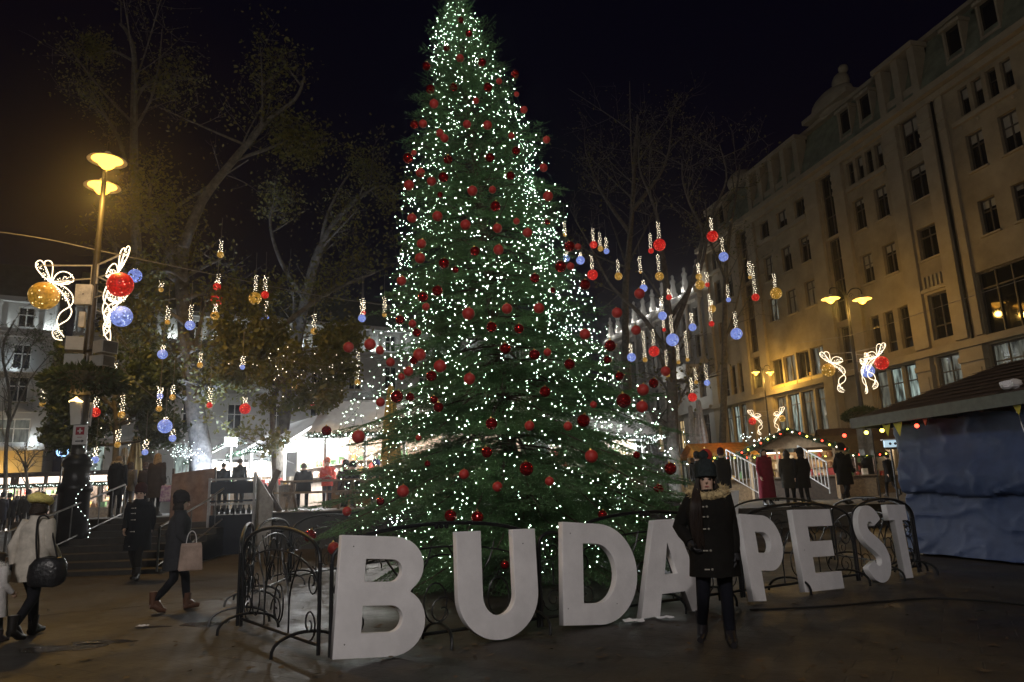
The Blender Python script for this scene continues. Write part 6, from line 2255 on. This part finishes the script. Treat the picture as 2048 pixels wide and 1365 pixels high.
# people on and around the steps
x_, z_ = at(278, 1050, 15.4)
person('stout man in a black overcoat and dark cap standing before the steps', (x_, 15.4, .02), radians(10), 1.86, 'walk', (.012, .013, .018), .56, 1.18, (.02, .018, .016), (.015, .012, .01), (.03, .02, .015), 0, (.05, .02, .02), False, False, None, 1, 1)
x_, z_ = at(235, 960, 21.3)
person('person in a black hooded coat at the top of the steps, left of the group', (x_, 21.3, TZ + .035), radians(185), 1.74, 'stand', (.014, .016, .024), .62, 1.2, (.012, .012, .016), (.02, .015, .012), (.12, .09, .06), 0, None, False, False, (.30, .26, .20), 1.1)
x_, z_ = at(259, 965, 22.2)
person('slim person in a grey jacket and light jeans at the top of the steps', (x_, 22.2, TZ + .035), radians(170), 1.62, 'stand', (.10, .10, .11), .80, 1.05, (.32, .33, .37), (.05, .05, .05), (.03, .02, .015), .15)
x_, z_ = at(313, 965, 20.9)
person('blonde woman in a brown coat at the top of the steps', (x_, 20.9, TZ + .035), radians(172), 1.75, 'stand', (.085, .06, .045), .50, 1.18, (.02, .02, .022), (.02, .015, .012), (.32, .21, .10), .24)
x_, z_ = at(290, 965, 22.6)
person('person in a dark jacket behind the blonde woman on the steps', (x_, 22.6, TZ + .035), radians(160), 1.62, 'stand', (.05, .035, .03), .7, 1.1, (.02, .02, .022), (.02, .015, .012), (.05, .03, .02), .1)
b = thing('patterned_bag', 'white and purple patterned bag at the side of the blonde woman', 'bag', (P(334, 985, 20.7).x, 20.7, 1.62), .2)
m = MB()
m.rings([[Vector((a_ * c_, b_ * d_, z2)) for c_, d_ in ((-1, -1), (1, -1), (1, 1), (-1, 1))] for a_, b_, z2 in ((.16, .05, 0), (.17, .06, .02), (.15, .05, .42), (.14, .03, .46))])
m.build('bag_body', mat('bag_pattern', (.55, .5, .55), .6, scale=14, col2=(.22, .10, .28)), b)
MB().tube(spline([(-.08, 0, .45), (0, 0, .72), (.08, 0, .45)], 5), .008, 5).build('handle', M_IRON, b)
# people at the terrace
SEATS = [(447, 940, 24.5, 'person in a dark blue jacket behind the black stand, left one of the pair', (.03, .04, .07), None, .2),
         (480, 938, 24.2, 'taller person in a black coat behind the black stand, right one of the pair', (.012, .014, .02), None, -.2)]
for (px, py, Y, lb, c_, ht, rz_) in SEATS:
    x_, z_ = at(px, py, Y)
    person(lb, (x_, Y, TZ + .035), pi + rz_, 1.62 if px < 460 else 1.72, 'stand', c_, .75, 1.15, (.012, .012, .016), (.02, .015, .012), (.03, .02, .015), 0, ht)
x_, z_ = at(613, 950, 23.9)
person('bald man in a black coat seated on the picnic bench, seen from behind', (x_, 23.6, TZ + .08), radians(200), 1.86, 'sit', (.012, .012, .014), .6, 1.18, (.012, .012, .016), (.02, .015, .012), (.10, .08, .06), 0)
x_, z_ = at(655, 930, 25.0)
person('stall keeper in a red jacket and red cap behind the picnic table', (x_, 25.0, TZ + .035), radians(20), 1.62, 'stand+hold', (.45, .05, .03), .80, 1.05, (.05, .05, .06), (.02, .015, .012), (.05, .03, .02), 0, (.5, .12, .06), False, False)
x_, z_ = at(690, 945, 24.2)
person('person in a maroon coat seated at the picnic table beside the red jacketed keeper', (x_, 24.2, TZ + .08), radians(30), 1.84, 'sit', (.045, .02, .025), .6, 1.15, (.012, .012, .016), (.02, .015, .012), (.03, .02, .015), .1, (.03, .02, .02))
x_, z_ = at(712, 950, 23.9)
person('person in a black hooded jacket seated at the picnic table near the fir', (x_, 23.7, TZ + .08), radians(-30), 1.75, 'sit', (.015, .014, .016), .6, 1.15, (.012, .012, .016), (.02, .015, .012), (.02, .014, .01), 0, (.015, .013, .014))
x_, z_ = at(752, 945, 24.3)
person('person in a blue knitted hat seated behind the fir branches', (x_, 24.3, TZ + .08), radians(15), 1.84, 'sit', (.03, .035, .08), .6, 1.15, (.02, .02, .03), (.02, .015, .012), (.03, .02, .015), 0, (.10, .12, .42))
# people on the right-hand pavement
RP = [(1446, 960, 22.5, 'person in a maroon knit hat and black coat just right of the bobble hat', 1.72, (.014, .013, .014), (.05, .012, .022), 170, .6, None, 0),
      (1398, 965, 23.0, 'person in a dark jacket half hidden left of the bobble hat', 1.66, (.016, .016, .016), (.015, .015, .015), 150, .6, None, 0),
      (1531, 950, 23.2, 'person with dark hair in a long crimson coat', 1.78, (.17, .012, .028), None, 15, .20, None, .25),
      (1578, 960, 22.3, 'person in an olive grey coat, left one of the close couple', 1.66, (.045, .042, .036), None, 160, .55, None, .12),
      (1606, 962, 22.0, 'person in a black coat, right one of the close couple', 1.62, (.010, .010, .012), (.012, .012, .012), 190, .55, None, .12),
      (1689, 955, 21.8, 'person in a black parka with a pale fur hood beside the lamp base', 1.72, (.012, .012, .013), (.02, .017, .014), 120, .58, (.34, .27, .15), 0),
      (1780, 950, 30.0, 'person in a dark coat walking past the corner of the blue tarp', 1.72, (.012, .012, .014), None, 200, .6, None, 0)]
for (px, py, Y, lb, h_, c_, ht, an, hem_, hd_, hl_) in RP:
    x_, z_ = at(px, py, Y)
    person(lb, (x_, Y, RZ + .003), radians(an), h_, 'walk' if px in (1689, 1780) else 'stand', c_, hem_, 1.18, (.012, .012, .016), (.02, .015, .012), (.022, .015, .012), hl_, ht, False, False, hd_, 1.1, 0, None, 1.12 if hem_ < .3 else 1.0)
# visitors in front of the kiosks at the left edge
rc = random.Random(6)
WHO = ['navy jacket', 'black coat', 'dark blue parka', 'charcoal coat', 'black padded jacket', 'dark grey hoodie', 'long black coat', 'pale grey jacket']
for i, px in enumerate((4, 18, 33, 44, 55, 72, 86, 112)):
    Y = 33 + rc.uniform(-1.5, 2.5)
    x_, z_ = at(px, 1010, Y)
    c_ = [(.012, .014, .03), (.012, .012, .013), (.012, .018, .04), (.03, .03, .033), (.014, .014, .018), (.06, .06, .062), (.010, .010, .011), (.16, .16, .165)][i]
    person(f'visitor in a {WHO[i]} before the left kiosks, {ORD[i]} from the left', (x_, Y, .6), rc.uniform(2.4, 3.9), rc.uniform(1.62, 1.82), rc.choice(['stand', 'walk', 'stand+hold']), c_, rc.uniform(.5, .8), 1.15, (.012, .012, .016), (.02, .015, .012), (.025, .018, .013), rc.choice([0, .15]), rc.choice([None, (.02, .02, .03)]), group='visitors before the left kiosks')

for o in bpy.data.objects:
    if o.name.startswith('rosette') and o.parent:
        o['kind'] = 'stuff'

# ------------------------------------------------------------------ thin haze box, added to give the lamps a glow
hz = MB().box2((-75, -25, -1), (75, 110, 34)).build('haze', None)
m = bpy.data.materials.new('lamp_glow_haze')
m.use_nodes = True
nt = m.node_tree
nt.nodes.clear()
out_ = nt.nodes.new('ShaderNodeOutputMaterial')
vo_ = nt.nodes.new('ShaderNodeVolumePrincipled')
vo_.inputs['Density'].default_value = .0012
vo_.inputs['Color'].default_value = (.92, .92, .95, 1)
vo_.inputs['Anisotropy'].default_value = .85
nt.links.new(vo_.outputs[0], out_.inputs['Volume'])
hz.data.materials.append(m)
tag(hz, kind='stuff')
